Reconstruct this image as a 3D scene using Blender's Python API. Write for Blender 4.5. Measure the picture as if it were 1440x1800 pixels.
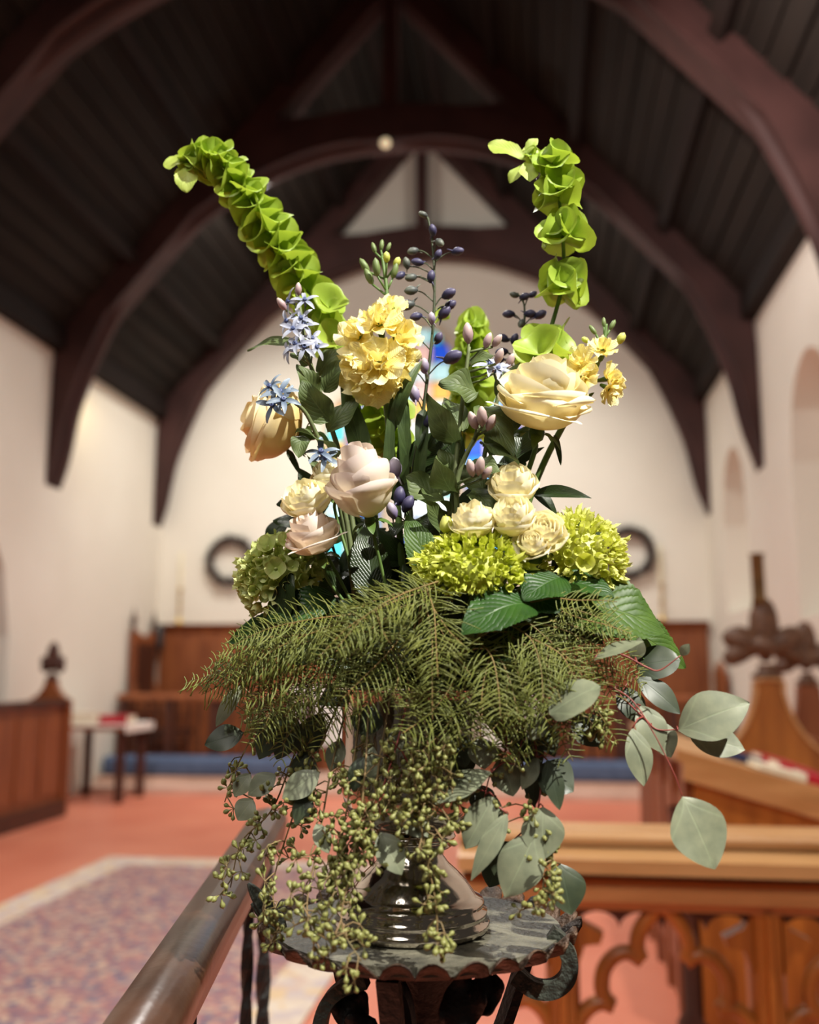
import bpy, bmesh, math, random
from mathutils import Vector, Matrix, Quaternion
V3 = Vector
random.seed(7)
PI = math.pi
scene = bpy.context.scene
for o in list(bpy.data.objects):
    bpy.data.objects.remove(o, do_unlink=True)
COL = scene.collection

# ------------------------------------------------------------------ camera
FPX = 1700.0
EYE = 1.35
PITCH = math.atan(274 / FPX)
YAW = math.atan(225 / FPX * math.cos(PITCH))
cam_d = bpy.data.cameras.new('camera')
cam = bpy.data.objects.new('camera', cam_d)
COL.objects.link(cam)
cam.location = (0, 0, EYE)
cam.rotation_euler = (PI / 2 + PITCH, 0, YAW)
cam_d.sensor_fit = 'HORIZONTAL'
cam_d.sensor_width = 36
cam_d.lens = 36 * FPX / 1440
cam_d.clip_start = 0.05
cam_d.dof.use_dof = True
cam_d.dof.focus_distance = 0.955
cam_d.dof.aperture_fstop = 3.6
scene.camera = cam
_F = V3((-math.sin(YAW) * math.cos(PITCH), math.cos(YAW) * math.cos(PITCH), math.sin(PITCH)))
_R = V3((math.cos(YAW), math.sin(YAW), 0))
_U = _R.cross(_F)

def ray(px, py):
    return _F + _R * ((px - 720) / FPX) - _U * ((py - 900) / FPX)
def atY(px, py, Y):
    d = ray(px, py)
    return V3((0, 0, EYE)) + d * (Y / d.y)
Y0 = 1.0                       # the vase stands one metre in front of the lens
def A(px, py, dy=0.0):
    return atY(px, py, Y0 + dy)
S = 0.000598                   # metres per photo pixel at the vase

# ------------------------------------------------------------------ world, lights, exposure
w = bpy.data.worlds.new('world')
scene.world = w
w.use_nodes = True
w.node_tree.nodes['Background'].inputs[0].default_value = (1.0, 0.86, 0.72, 1)
w.node_tree.nodes['Background'].inputs[1].default_value = 0.06

def light(kind, name, loc, target, power, color, size=0.1, spot=60, blend=0.5):
    d = bpy.data.lights.new(name, kind)
    d.energy = power
    d.color = color
    if kind == 'AREA':
        d.shape = 'DISK'; d.size = size; d.spread = math.radians(spot)
    else:
        d.shadow_soft_size = size
    if kind == 'SPOT':
        d.spot_size = math.radians(spot); d.spot_blend = blend
    o = bpy.data.objects.new(name, d)
    COL.objects.link(o)
    o.location = loc
    o.rotation_euler = (V3(target) - V3(loc)).to_track_quat('-Z', 'Y').to_euler()
    return o
WARM = (1.0, 0.80, 0.58)
# lamp of the nave trained on the flowers, high up to the right of the camera
light('SPOT', 'flower_spotlight', (1.85, -0.65, 4.4), (-0.12, 1.0, 1.42), 1550, (1.0, 0.97, 0.88), 0.03, 30, 0.6)
# added soft fill behind the camera, standing in for unseen nave lamps
light('AREA', 'nave_fill_light', (-1.4, -2.5, 5.2), (-1.4, 4.0, 0.4), 62, (1.0, 0.95, 0.88), 2.4, 100)
# flood lamps on the far side of the middle truss, washing the east end
light('SPOT', 'chancel_flood_north', (-3.0, 9.62, 6.3), (-3.0, 12.4, 1.2), 590, (1.0, 0.98, 0.90), 0.12, 110, 0.9)
light('SPOT', 'chancel_flood_south', (0.1, 9.62, 6.3), (-0.4, 12.4, 0.9), 480, (1.0, 0.98, 0.90), 0.12, 100, 0.9)
light('POINT', 'truss_lamp_north', (-2.9, 9.70, 6.55), (0, 0, 0), 55, (1.0, 0.96, 0.88), 0.08)
light('POINT', 'truss_lamp_south', (0.05, 9.70, 6.55), (0, 0, 0), 55, (1.0, 0.96, 0.88), 0.08)
light('SPOT', 'choir_flood', (-1.2, 6.1, 6.3), (-1.1, 6.3, 0.0), 540, (1.0, 0.97, 0.92), 0.15, 155, 0.7)
light('SPOT', 'choir_flood_near', (-2.2, 3.4, 6.4), (-2.4, 5.0, 0.0), 640, (1.0, 0.96, 0.90), 0.15, 120, 0.9)
light('SPOT', 'crossing_lamp', (1.3, 1.3, 6.4), (0.75, 3.6, 0.3), 620, (1.0, 0.96, 0.88), 0.12, 46, 0.6)
light('SPOT', 'wall_lamp_light', (-4.55, 9.75, 4.35), (-5.0, 10.6, 3.6), 12, (1.0, 0.82, 0.45), 0.05, 130, 0.9)
light('SPOT', 'truss_fill_spot', (0.5, 3.7, 4.4), (1.75, 6.4, 5.3), 560, (1.0, 0.86, 0.80), 0.1, 52, 0.8)  # spot added to brighten the near truss arch from below
scene.view_settings.view_transform = 'Standard'
scene.view_settings.look = 'None'
scene.view_settings.exposure = 0.0
scene.view_settings.gamma = 1.0
scene.view_settings.use_curve_mapping = False

# ------------------------------------------------------------------ materials
MATS = {}
def _new(name):
    m = bpy.data.materials.new(name); m.use_nodes = True
    return m, m.node_tree.nodes, m.node_tree.links, m.node_tree.nodes['Principled BSDF']
def c4(c): return (c[0], c[1], c[2], 1)
def srgb(r, g, b):
    f = lambda v: (v / 255 / 12.92) if v / 255 <= 0.04045 else ((v / 255 + 0.055) / 1.055) ** 2.4
    return (f(r), f(g), f(b))
def mat(name, c1, c2=None, rough=0.6, metal=0.0, scale=(8, 8, 8), bump=0.0, bscale=60, coat=0.0, detail=3, spec=0.5):
    """principled with a noise mix of two colours and fine bump, in object space"""
    if name in MATS: return MATS[name]
    m, n, l, p = _new(name)
    p.inputs['Roughness'].default_value = rough
    p.inputs['Metallic'].default_value = metal
    p.inputs['Coat Weight'].default_value = coat
    p.inputs['Specular IOR Level'].default_value = spec
    tc = n.new('ShaderNodeTexCoord'); mp = n.new('ShaderNodeMapping')
    mp.inputs['Scale'].default_value = scale
    l.new(tc.outputs['Object'], mp.inputs[0])
    nz = n.new('ShaderNodeTexNoise'); nz.inputs['Scale'].default_value = 1.0; nz.inputs['Detail'].default_value = detail
    l.new(mp.outputs[0], nz.inputs['Vector'])
    r = n.new('ShaderNodeValToRGB')
    r.color_ramp.elements[0].position = 0.35; r.color_ramp.elements[1].position = 0.65
    r.color_ramp.elements[0].color = c4(c1); r.color_ramp.elements[1].color = c4(c2 or c1)
    l.new(nz.outputs[0], r.inputs[0]); l.new(r.outputs[0], p.inputs['Base Color'])
    if bump:
        b = n.new('ShaderNodeBump'); b.inputs['Strength'].default_value = bump; b.inputs['Distance'].default_value = 0.01
        n2 = n.new('ShaderNodeTexNoise'); n2.inputs['Scale'].default_value = bscale
        l.new(tc.outputs['Object'], n2.inputs['Vector']); l.new(n2.outputs[0], b.inputs['Height'])
        l.new(b.outputs[0], p.inputs['Normal'])
    MATS[name] = m
    return m
def leafmat(name, c1, c2, trans=0.25, rough=0.45, vein=None, veinw=0.0, spec=0.5, tcol=None, noise=60, bump=0.25, veins=14, ramp=False):
    """thin plant tissue: UV.y runs base to tip, UV.x across; optional veins; light passes through"""
    if name in MATS: return MATS[name]
    m, n, l, p = _new(name)
    p.inputs['Roughness'].default_value = rough
    p.inputs['Specular IOR Level'].default_value = spec
    tc = n.new('ShaderNodeTexCoord'); sx = n.new('ShaderNodeSeparateXYZ')
    l.new(tc.outputs['UV'], sx.inputs[0])
    r = n.new('ShaderNodeValToRGB')
    r.color_ramp.elements[0].color = c4(c1); r.color_ramp.elements[1].color = c4(c2)
    if ramp:
        r.color_ramp.elements[0].position = 0.25; r.color_ramp.elements[1].position = 0.95
        l.new(sx.outputs[1], r.inputs[0])
    else:
        r.color_ramp.elements[0].position = 0.3; r.color_ramp.elements[1].position = 0.7
        nz = n.new('ShaderNodeTexNoise'); nz.inputs['Scale'].default_value = noise; nz.inputs['Detail'].default_value = 4
        l.new(tc.outputs['Object'], nz.inputs['Vector']); l.new(nz.outputs[0], r.inputs[0])
    col = r.outputs[0]
    # side veins: |x| slanted against y
    ab = n.new('ShaderNodeMath'); ab.operation = 'ABSOLUTE'
    sb = n.new('ShaderNodeMath'); sb.operation = 'SUBTRACT'; sb.inputs[1].default_value = 0.5
    l.new(sx.outputs[0], sb.inputs[0]); l.new(sb.outputs[0], ab.inputs[0])
    m1 = n.new('ShaderNodeMath'); m1.operation = 'MULTIPLY_ADD'; m1.inputs[1].default_value = -0.9
    l.new(ab.outputs[0], m1.inputs[0]); l.new(sx.outputs[1], m1.inputs[2])
    m2 = n.new('ShaderNodeMath'); m2.operation = 'MULTIPLY'; m2.inputs[1].default_value = veins * 2 * PI / 2
    l.new(m1.outputs[0], m2.inputs[0])
    sn = n.new('ShaderNodeMath'); sn.operation = 'SINE'; l.new(m2.outputs[0], sn.inputs[0])
    s2 = n.new('ShaderNodeMath'); s2.operation = 'ABSOLUTE'; l.new(sn.outputs[0], s2.inputs[0])
    pw = n.new('ShaderNodeMath'); pw.operation = 'POWER'; pw.inputs[1].default_value = 0.35; l.new(s2.outputs[0], pw.inputs[0])
    mid = n.new('ShaderNodeMapRange'); mid.inputs[1].default_value = 0.0; mid.inputs[2].default_value = 0.03
    l.new(ab.outputs[0], mid.inputs[0])
    mn = n.new('ShaderNodeMath'); mn.operation = 'MINIMUM'; l.new(pw.outputs[0], mn.inputs[0]); l.new(mid.outputs[0], mn.inputs[1])
    if vein:
        mx = n.new('ShaderNodeMix'); mx.data_type = 'RGBA'
        mm = n.new('ShaderNodeMapRange'); mm.inputs[1].default_value = 0.0; mm.inputs[2].default_value = 0.6
        mm.inputs[3].default_value = veinw; mm.inputs[4].default_value = 0.0
        l.new(mn.outputs[0], mm.inputs[0]); l.new(mm.outputs[0], mx.inputs[0])
        l.new(col, mx.inputs[6]); mx.inputs[7].default_value = c4(vein); col = mx.outputs[2]
    l.new(col, p.inputs['Base Color'])
    if bump:
        b = n.new('ShaderNodeBump'); b.inputs['Strength'].default_value = bump; b.inputs['Distance'].default_value = 0.0012
        l.new(mn.outputs[0], b.inputs['Height']); l.new(b.outputs[0], p.inputs['Normal'])
    if trans:
        tr = n.new('ShaderNodeBsdfTranslucent')
        if tcol: tr.inputs[0].default_value = c4(tcol)
        else: l.new(col, tr.inputs[0])
        ms = n.new('ShaderNodeMixShader'); ms.inputs[0].default_value = trans
        l.new(p.outputs[0], ms.inputs[1]); l.new(tr.outputs[0], ms.inputs[2])
        l.new(ms.outputs[0], n['Material Output'].inputs[0])
    MATS[name] = m
    return m
def glow(name, c, strength):
    if name in MATS: return MATS[name]
    m, n, l, p = _new(name)
    p.inputs['Base Color'].default_value = c4(c)
    p.inputs['Roughness'].default_value = 0.25
    p.inputs['Emission Color'].default_value = c4(c)
    p.inputs['Emission Strength'].default_value = strength
    MATS[name] = m
    return m

# ------------------------------------------------------------------ mesh helpers
class MB:
    def __init__(s): s.v = []; s.f = []; s.uv = []
    def add(s, vs, fs, uv=None, M=None):
        b = len(s.v)
        s.v += [(M @ V3(x)) if M else V3(x) for x in vs]
        s.f += [tuple(i + b for i in f) for f in fs]
        s.uv += list(uv) if uv else [(0.5, 0.5)] * len(vs)
        return s
    def box(s, lo, hi, M=None):
        x0, y0, z0 = lo; x1, y1, z1 = hi
        v = [(x0,y0,z0),(x1,y0,z0),(x1,y1,z0),(x0,y1,z0),(x0,y0,z1),(x1,y0,z1),(x1,y1,z1),(x0,y1,z1)]
        f = [(0,3,2,1),(4,5,6,7),(0,1,5,4),(1,2,6,5),(2,3,7,6),(3,0,4,7)]
        return s.add(v, f, None, M)
    def tube(s, pts, rad, n=6, cap=True):
        pts = [V3(p) for p in pts]
        if not hasattr(rad, '__len__'): rad = [rad] * len(pts)
        vs, fs, uv = [], [], []
        ref = None
        for i, p in enumerate(pts):
            t = (pts[min(i + 1, len(pts) - 1)] - pts[max(i - 1, 0)])
            if t.length < 1e-9: t = V3((0, 0, 1))
            t.normalize()
            if ref is None:
                ref = t.orthogonal().normalized()
            ref = (ref - t * ref.dot(t))
            if ref.length < 1e-6: ref = t.orthogonal()
            ref.normalize()
            b = t.cross(ref)
            for k in range(n):
                a = 2 * PI * k / n
                vs.append(p + (ref * math.cos(a) + b * math.sin(a)) * rad[i]); uv.append((k / n, i / max(1, len(pts) - 1)))
        for i in range(len(pts) - 1):
            for k in range(n):
                a = i * n + k; c = i * n + (k + 1) % n
                fs.append((a, c, c + n, a + n))
        if cap:
            fs.append(tuple(range(n - 1, -1, -1))); m = (len(pts) - 1) * n
            fs.append(tuple(range(m, m + n)))
        return s.add(vs, fs, uv)
    def lathe(s, prof, n=24, M=None, lobes=None):
        """prof: list of (r, z); lobes(i, ang) -> (dr, dz)"""
        vs, fs, uv = [], [], []
        for i, (r, z) in enumerate(prof):
            for k in range(n):
                a = 2 * PI * k / n
                dr, dz = lobes(i / (len(prof) - 1), a) if lobes else (0, 0)
                vs.append(((r + dr) * math.cos(a), (r + dr) * math.sin(a), z + dz)); uv.append((k / n, i / (len(prof) - 1)))
        for i in range(len(prof) - 1):
            for k in range(n):
                a = i * n + k; c = i * n + (k + 1) % n
                fs.append((a, c, c + n, a + n))
        return s.add(vs, fs, uv, M)
    def prism(s, poly, a, b, axis='Y'):
        """extrude a closed 2-D polygon; axis Y: poly in x,z ; axis X: poly in y,z ; Z: x,y"""
        n = len(poly); vs = []
        for t in (a, b):
            for (p, q) in poly:
                vs.append({'Y': (p, t, q), 'X': (t, p, q), 'Z': (p, q, t)}[axis])
        fs = [tuple(range(n)), tuple(range(2 * n - 1, n - 1, -1))]
        for i in range(n):
            j = (i + 1) % n
            fs.append((i, i + n, j + n, j))
        return s.add(vs, fs)
    def mesh(s, name, mt, smooth=True, off=None):
        me = bpy.data.meshes.new(name)
        vs = [v - off for v in s.v] if off is not None else s.v
        me.from_pydata([tuple(v) for v in vs], [], s.f)
        ul = me.uv_layers.new(name='UVMap')
        li = [0] * len(me.loops); me.loops.foreach_get('vertex_index', li)
        flat = []
        for i in li: flat += s.uv[i]
        ul.data.foreach_set('uv', flat)
        me.polygons.foreach_set('use_smooth', [smooth] * len(me.polygons))
        if mt: me.materials.append(mt)
        me.update()
        return me
def wl(o):
    p = V3((0, 0, 0))
    while o: p += o.location; o = o.parent
    return p
def props(o, label=None, cat=None, group=None, kind=None):
    if label: o['label'] = label
    if cat: o['category'] = cat
    if group: o['group'] = group
    if kind: o['kind'] = kind
    return o
def obj(name, mb, mt, parent=None, smooth=True, origin=None, fix=False, **k):
    """one mesh object; vertices given in world space"""
    off = wl(parent) if parent else (V3(origin) if origin else V3((0, 0, 0)))
    me = mb.mesh(name, mt, smooth, off)
    if fix:
        bm = bmesh.new(); bm.from_mesh(me); bmesh.ops.recalc_face_normals(bm, faces=bm.faces); bm.to_mesh(me); bm.free()
    o = bpy.data.objects.new(name, me); COL.objects.link(o)
    if parent: o.parent = parent
    elif origin: o.location = origin
    return props(o, **k)
def inst(name, me, parent, M, local=False):
    o = bpy.data.objects.new(name, me); COL.objects.link(o); o.parent = parent
    o.matrix_local = M if local else Matrix.Translation(-wl(parent)) @ M
    return o
def thing(name, label, cat, loc, group=None):
    o = bpy.data.objects.new(name, None); COL.objects.link(o)
    o.location = loc; o.empty_display_size = 0.02
    return props(o, label, cat, group)
def basis(z, up=(0, 0, 1), loc=(0, 0, 0), sc=1.0, roll=0.0):
    """matrix whose local +Z is z"""
    z = V3(z).normalized(); u = V3(up)
    x = u.cross(z)
    if x.length < 1e-5: x = V3((1, 0, 0)).cross(z)
    x.normalize(); y = z.cross(x)
    M = Matrix((x, y, z)).transposed().to_4x4()
    if not hasattr(sc, '__len__'): sc = (sc, sc, sc)
    return Matrix.Translation(loc) @ M @ Matrix.Rotation(roll, 4, 'Z') @ Matrix.Diagonal((*sc, 1))
def spline(pts, n=8):
    """Catmull-Rom through points"""
    P = [V3(p) for p in pts]
    if len(P) == 2: return [P[0].lerp(P[1], i / n) for i in range(n + 1)]
    P = [P[0] * 2 - P[1]] + P + [P[-1] * 2 - P[-2]]
    out = []
    for i in range(1, len(P) - 2):
        for k in range(n):
            t = k / n; a, b, c, d = P[i - 1], P[i], P[i + 1], P[i + 2]
            out.append(0.5 * ((2 * b) + (c - a) * t + (2 * a - 5 * b + 4 * c - d) * t * t + (3 * b - a - 3 * c + d) * t ** 3))
    out.append(P[-2].copy())
    return out
def rnd(a, b): return random.uniform(a, b)

# leaf shapes: half width along the length
def sh_ovate(u): return max(0.0, math.sin(PI * u ** 0.72)) ** 0.8
def sh_round(u): return max(0.0, math.sin(PI * u ** 0.85)) ** 0.55
def sh_ell(u): return max(0.0, math.sin(PI * u ** 0.92)) ** 0.85
def sh_lance(u): return max(0.0, math.sin(PI * u ** 0.8)) ** 1.0
def sh_strap(u): return min(1.0, 4 * u + 0.25) * (max(0.0, 1 - u ** 3.0)) ** 0.8
def sh_obov(u): return max(0.0, math.sin(PI * u ** 1.35)) ** 0.8
def blade(mb, a, b, wpx, roll=0.0, bend=0.15, fold=0.25, shape=sh_ovate, wave=0.0, nu=12, nv=6, teeth=0, face=None, twist=0.0, petiole=0.0):
    """a leaf surface from a to b, seen side up towards 'face'"""
    a = V3(a); b = V3(b); d = b - a; L = d.length; t = d.normalized()
    if face is None: face = V3((0.15, -1.0, 0.45))
    face = V3(face)
    nrm = face - t * face.dot(t)
    if nrm.length < 1e-4: nrm = t.orthogonal()
    nrm.normalize()
    nrm.rotate(Quaternion(t, roll))
    W = wpx / 2
    vs, fs, uv = [], [], []
    ph = rnd(0, 6)
    for i in range(nu + 1):
        u = i / nu
        c = a + t * (L * u) + nrm * (bend * L * 4 * u * (1 - u) * 0.5)
        n2 = nrm.copy(); n2.rotate(Quaternion(t, twist * (u - 0.3)))
        n2 = (n2 + t * bend * (2 * u - 1) * 1.0).normalized()
        s2 = t.cross(n2).normalized()
        hw = W * shape(u) + 0.0003
        if teeth: hw *= 1 + 0.10 * ((u * teeth) % 1.0 - 0.5) * (1 if 0.06 < u < 0.97 else 0)
        for j in range(nv + 1):
            v = -1 + 2 * j / nv
            z = fold * abs(v) * hw + wave * W * math.sin(u * 9 + ph + (1.6 if v > 0 else 0)) * abs(v) ** 1.5
            vs.append(c + s2 * (v * hw) + n2 * z); uv.append((0.5 + v / 2, u))
    for i in range(nu):
        for j in range(nv):
            k = i * (nv + 1) + j
            fs.append((k, k + 1, k + nv + 2, k + nv + 1))
    mb.add(vs, fs, uv)
    return mb
# ------------------------------------------------------------------ the church
XL, XR, YE, YB = -5.0, 2.15, 12.4, 2.2
XC = (XL + XR) / 2; HW = (XR - XL) / 2
EAVE, RIDGE = 4.75, 8.95
plaster = mat('plaster', srgb(234, 228, 216), srgb(228, 221, 208), 0.9, 0, (0.8, 0.8, 0.8), 0.15, 25)
reveal_m = mat('window_plaster', srgb(240, 232, 224), srgb(232, 224, 214), 0.9, 0, (1, 1, 1))
wood_dark = mat('roof_wood', (0.016, 0.009, 0.007), (0.010, 0.006, 0.005), 0.75, 0, (6, 0.6, 6), 0.2, 20, spec=0.2)
board_m = mat('roof_board', (0.021, 0.0155, 0.012), (0.012, 0.009, 0.007), 0.8, 0, (7, 0.5, 7), 0.2, 20, spec=0.2)
truss_m = mat('truss_wood', (0.060, 0.024, 0.021), (0.038, 0.015, 0.013), 0.6, 0, (2, 6, 2), 0.1, 20, spec=0.3)
tile_m = mat('clay_floor', srgb(218, 132, 104), srgb(207, 118, 92), 0.42, 0, (1.5, 1.5, 1.5), 0.05, 12)
stone_m = mat('pale_stone', srgb(214, 178, 160), srgb(200, 164, 146), 0.6, 0, (3, 3, 3))
oak = mat('golden_oak', srgb(176, 108, 44), srgb(140, 80, 30), 0.38, 0, (14, 14, 2.0), 0.12, 80)
oak_red = mat('red_oak', srgb(148, 84, 46), srgb(120, 62, 32), 0.4, 0, (10, 10, 1.6), 0.1, 60)
oak_lite = mat('light_oak', srgb(200, 150, 98), srgb(178, 126, 76), 0.35, 0, (2.0, 14, 14), 0.1, 80)
walnut = mat('dark_walnut', srgb(78, 40, 26), srgb(58, 28, 18), 0.45, 0, (8, 8, 2), 0.1, 60)

def struct(name, mb, mt, parent=None, label=None, cat=None, **k):
    o = obj(name, mb, mt, parent, fix=True, **k)
    if parent is None: props(o, label, cat, None, 'structure')
    return o

# floor of the choir, sanctuary step
m = MB().box((XL - 0.3, -0.5, -0.12), (XR + 0.3, YE + 0.3, 0.0))
struct('floor', m, tile_m, smooth=False, label='red clay tile floor of the chancel', cat='floor')
m = MB().box((XL + 0.004, 10.35, 0.0), (XR - 0.004, 10.75, 0.07)).box((XL + 0.004, 10.75, 0.0), (XR - 0.004, YE - 0.004, 0.14))
struct('trim_1', m, stone_m, smooth=False, label='pale stone step before the altar rail', cat='step')

def wall_open(name, xw, sgn, openings, label, mt):
    """side wall in the plane x = xw with arched recesses; sgn: direction of the recess"""
    mb = MB(); ys = {YB, YE + 0.2}
    for (a, b, s, sp, d) in openings:
        for i in range(13): ys.add(a + (b - a) * i / 12)
    ys = sorted(ys); top = EAVE + 0.25
    def arch(y, o):
        a, b, s, sp, d = o; c = (a + b) / 2; h = (b - a) / 2
        return sp + h * 1.25 * math.sqrt(max(0, 1 - ((y - c) / h) ** 2))
    def q(p1, p2, p3, p4): mb.add([p1, p2, p3, p4], [(0, 1, 2, 3)])
    for y0, y1 in zip(ys[:-1], ys[1:]):
        o = next((o for o in openings if o[0] - 1e-6 <= y0 and y1 <= o[1] + 1e-6), None)
        if o is None:
            q((xw, y0, 0), (xw, y1, 0), (xw, y1, top), (xw, y0, top))
        else:
            z0, z1 = arch(y0, o), arch(y1, o); s = o[2]; xd = xw + sgn * o[4]
            if s > 0: q((xw, y0, 0), (xw, y1, 0), (xw, y1, s), (xw, y0, s))
            q((xw, y0, z0), (xw, y1, z1), (xw, y1, top), (xw, y0, top))
            q((xw, y0, z0), (xd, y0, z0), (xd, y1, z1), (xw, y1, z1))
            q((xw, y0, s), (xd, y0, s), (xd, y1, s), (xw, y1, s))
    for o in openings:
        xd = xw + sgn * o[4]
        for y in (o[0], o[1]):
            q((xw, y, o[2]), (xd, y, o[2]), (xd, y, o[3]), (xw, y, o[3]))
    # outer skin gives the wall its thickness
    t = xw + sgn * 0.5
    q((t, YB, 0), (t, YE + 0.2, 0), (t, YE + 0.2, top), (t, YB, top))
    q((xw, YB, top), (xw, YE + 0.2, top), (t, YE + 0.2, top), (t, YB, top))
    q((xw, YB, 0), (t, YB, 0), (t, YB, top), (xw, YB, top))
    o = obj(name, mb, mt, None, smooth=False)
    return props(o, label, 'wall', None, 'structure')
wall_open('wall_left', XL, -1, [(6.9, 8.72, 0.0, 1.65, 0.45)], 'cream plaster wall with a low doorway arch behind the choir stall', plaster)
wall_open('wall_right', XR, 1, [(7.05, 8.30, 1.75, 3.05, 0.34), (10.1, 11.35, 1.95, 2.95, 0.34)], 'cream plaster wall with arched window recesses', plaster)
# doorway leaf at the back of the left arch
def arch_poly(c, h, s, sp, n=12, k=1.25):
    return [(c - h, s), (c + h, s)] + [(c + h * math.cos(PI * i / n), sp + h * k * math.sin(PI * i / n)) for i in range(n + 1)]
m = MB().prism(arch_poly(7.81, 0.905, 0.002, 1.65), XL - 0.44, XL - 0.36, 'X')
d = struct('door_1', m, oak_red, smooth=False, label='red-brown wooden door in the left wall arch', cat='door')
for i in range(6):
    y = 7.0 + i * 0.28
    struct('plank', MB().box((XL - 0.36, y, 0.02), (XL - 0.34, y + 0.26, 1.6)), oak_red, d, smooth=False)
for k, (a, b, s, sp) in enumerate([(7.05, 8.30, 1.75, 3.05), (10.1, 11.35, 1.95, 2.95)]):
    c, h = (a + b) / 2, (b - a) / 2
    wn = struct('window_%d' % (k + 2), MB().prism(arch_poly(c, h - 0.01, s + 0.01, sp), XR + 0.30, XR + 0.33, 'X'), reveal_m,
                smooth=False, label=('pale arched window recess nearest the choir stalls' if k == 0 else 'pale arched window recess beside the right wreath'), cat='window')
    for i in range(3):
        struct('mullion', MB().box((XR + 0.27, a + (i + 0.5) * (b - a) / 3 - 0.015, s + 0.01), (XR + 0.30, a + (i + 0.5) * (b - a) / 3 + 0.015, sp + 0.2)), reveal_m, wn, smooth=False)

# east wall with the gable
poly = [(XL - 0.3, 0), (XR + 0.3, 0), (XR + 0.3, EAVE), (XC, RIDGE + 0.3), (XL - 0.3, EAVE)]
struct('wall_east', MB().prism(poly, YE, YE + 0.4), plaster, smooth=False, label='cream east wall rising into the roof gable', cat='wall')

# roof: board by board
slope = math.atan2(RIDGE - EAVE, HW); SL = math.hypot(RIDGE - EAVE, HW)
m = MB()
for sg in (-1, 1):
    n = V3((sg * math.sin(slope), 0, math.cos(slope))); u = V3((-sg * math.cos(slope), 0, math.sin(slope)))
    e = V3((XC + sg * HW, 0, EAVE))
    p = [e - u * 0.35 + n * 0.05, e + u * (SL + 0.05) + n * 0.05, e + u * (SL + 0.05) + n * 0.15, e - u * 0.35 + n * 0.15]
    m.prism([(q.x, q.z) for q in p], YB, YE + 0.3)
roof = struct('ceiling', m, board_m, smooth=False, label='dark timber roof of long boards above the chancel', cat='ceiling')
bm_ = {}
for sg in (-1, 1):
    n = V3((sg * math.sin(slope), 0, math.cos(slope))); u = V3((-sg * math.cos(slope), 0, math.sin(slope)))
    e = V3((XC + sg * HW, 0, EAVE)); NB = 26; bw = SL / NB
    for i in range(NB):
        a0 = e + u * (i * bw + 0.012); a1 = e + u * ((i + 1) * bw - 0.012); dn = n * (0.0 + (i % 3) * 0.006)
        p = [a0 + dn, a1 + dn, a1 + n * 0.05, a0 + n * 0.05]
        struct('board', MB().prism([(q.x, q.z) for q in p], YB, YE), board_m, roof, smooth=False)
    for k, fr in enumerate((0.22, 0.45, 0.68, 0.9)):
        a0 = e + u * (SL * fr - 0.06); a1 = e + u * (SL * fr + 0.06)
        p = [a0 - n * 0.11, a1 - n * 0.11, a1 + n * 0.004, a0 + n * 0.004]
        struct('purlin', MB().prism([(q.x, q.z) for q in p], YB, YE), wood_dark, roof, smooth=False)
    # wall plate along the eave
    a = XC + sg * HW
    struct('wall_plate', MB().box((min(a, a - sg * 0.14), YB, EAVE - 0.10), (max(a, a - sg * 0.14), YE, EAVE + 0.16)), wood_dark, roof, smooth=False)

ARCH = [(3.575, 3.22), (3.48, 3.55), (3.36, 4.18), (3.04, 4.99), (2.72, 5.53), (2.15, 6.07), (1.57, 6.44), (0.8, 6.74), (0.0, 6.84)]
def truss(Y, th, label, kp=True):
    t = thing('roof_truss', label, 'roof truss', (XC, Y, 3.2), 'arched timber trusses of the chancel roof')
    inner = spline([(a, 0, b) for a, b in ARCH], 4)
    for sg in (-1, 1):
        poly = [(XC + sg * p.x, p.z) for p in inner]
        outer = []
        for i, p in enumerate(inner):
            tg = (inner[min(i + 1, len(inner) - 1)] - inner[max(i - 1, 0)]).normalized()
            nn = V3((-tg.z, 0, tg.x))
            if nn.x < 0 and i < len(inner) - 1: nn = -nn
            if nn.z < 0: nn = -nn
            q = p + nn * 0.36
            q.x = max(0.0, min(q.x, HW - 0.004))
            if p.z < 4.4: q = V3((HW - 0.004, 0, p.z + 0.02))
            outer.append((XC + sg * q.x, q.z))
        mb = MB()
        no = len(poly); vs = []
        for y in (Y - th / 2, Y + th / 2):
            vs += [(p[0], y, p[1]) for p in poly] + [(p[0], y, p[1]) for p in outer]
        fs = []
        for i in range(no - 1):
            fs.append((i, i + 1, no + i + 1, no + i)); k = 2 * no
            fs.append((k + i, k + no + i, k + no + i + 1, k + i + 1))
            fs.append((i, k + i, k + i + 1, i + 1)); fs.append((no + i, no + i + 1, k + no + i + 1, k + no + i))
        mb.add(vs, fs)
        struct('arch_brace', mb, truss_m, t, smooth=False)
        # chamfer roll under the arch
        struct('arch_moulding', MB().tube([(XC + sg * p.x, Y, p.z) for p in inner], [0.02 + 0.05 * min(1, i / 6) for i in range(len(inner))], 8), truss_m, t)
        n = V3((sg * math.sin(slope), 0, math.cos(slope))); u = V3((-sg * math.cos(slope), 0, math.sin(slope)))
        e = V3((XC + sg * HW, 0, EAVE))
        p = [e - n * 0.24, e + u * SL - n * 0.24, e + u * SL + n * 0.0, e]
        struct('rafter', MB().prism([(q.x, q.z) for q in p], Y - th / 2 + 0.01, Y + th / 2 - 0.01), truss_m, t, smooth=False)
    struct('collar_beam', MB().box((XC - 1.75, Y - th / 2 + 0.02, 6.80), (XC + 1.75, Y + th / 2 - 0.02, 7.13)), truss_m, t, smooth=False)
    struct('king_post', MB().box((XC - 0.07, Y - th / 2 + 0.03, 7.1), (XC + 0.07, Y + th / 2 - 0.03, RIDGE - 0.1)), truss_m, t, smooth=False)
    return t
truss(12.22, 0.30, 'dark arched roof truss set against the cream east wall')
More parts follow.
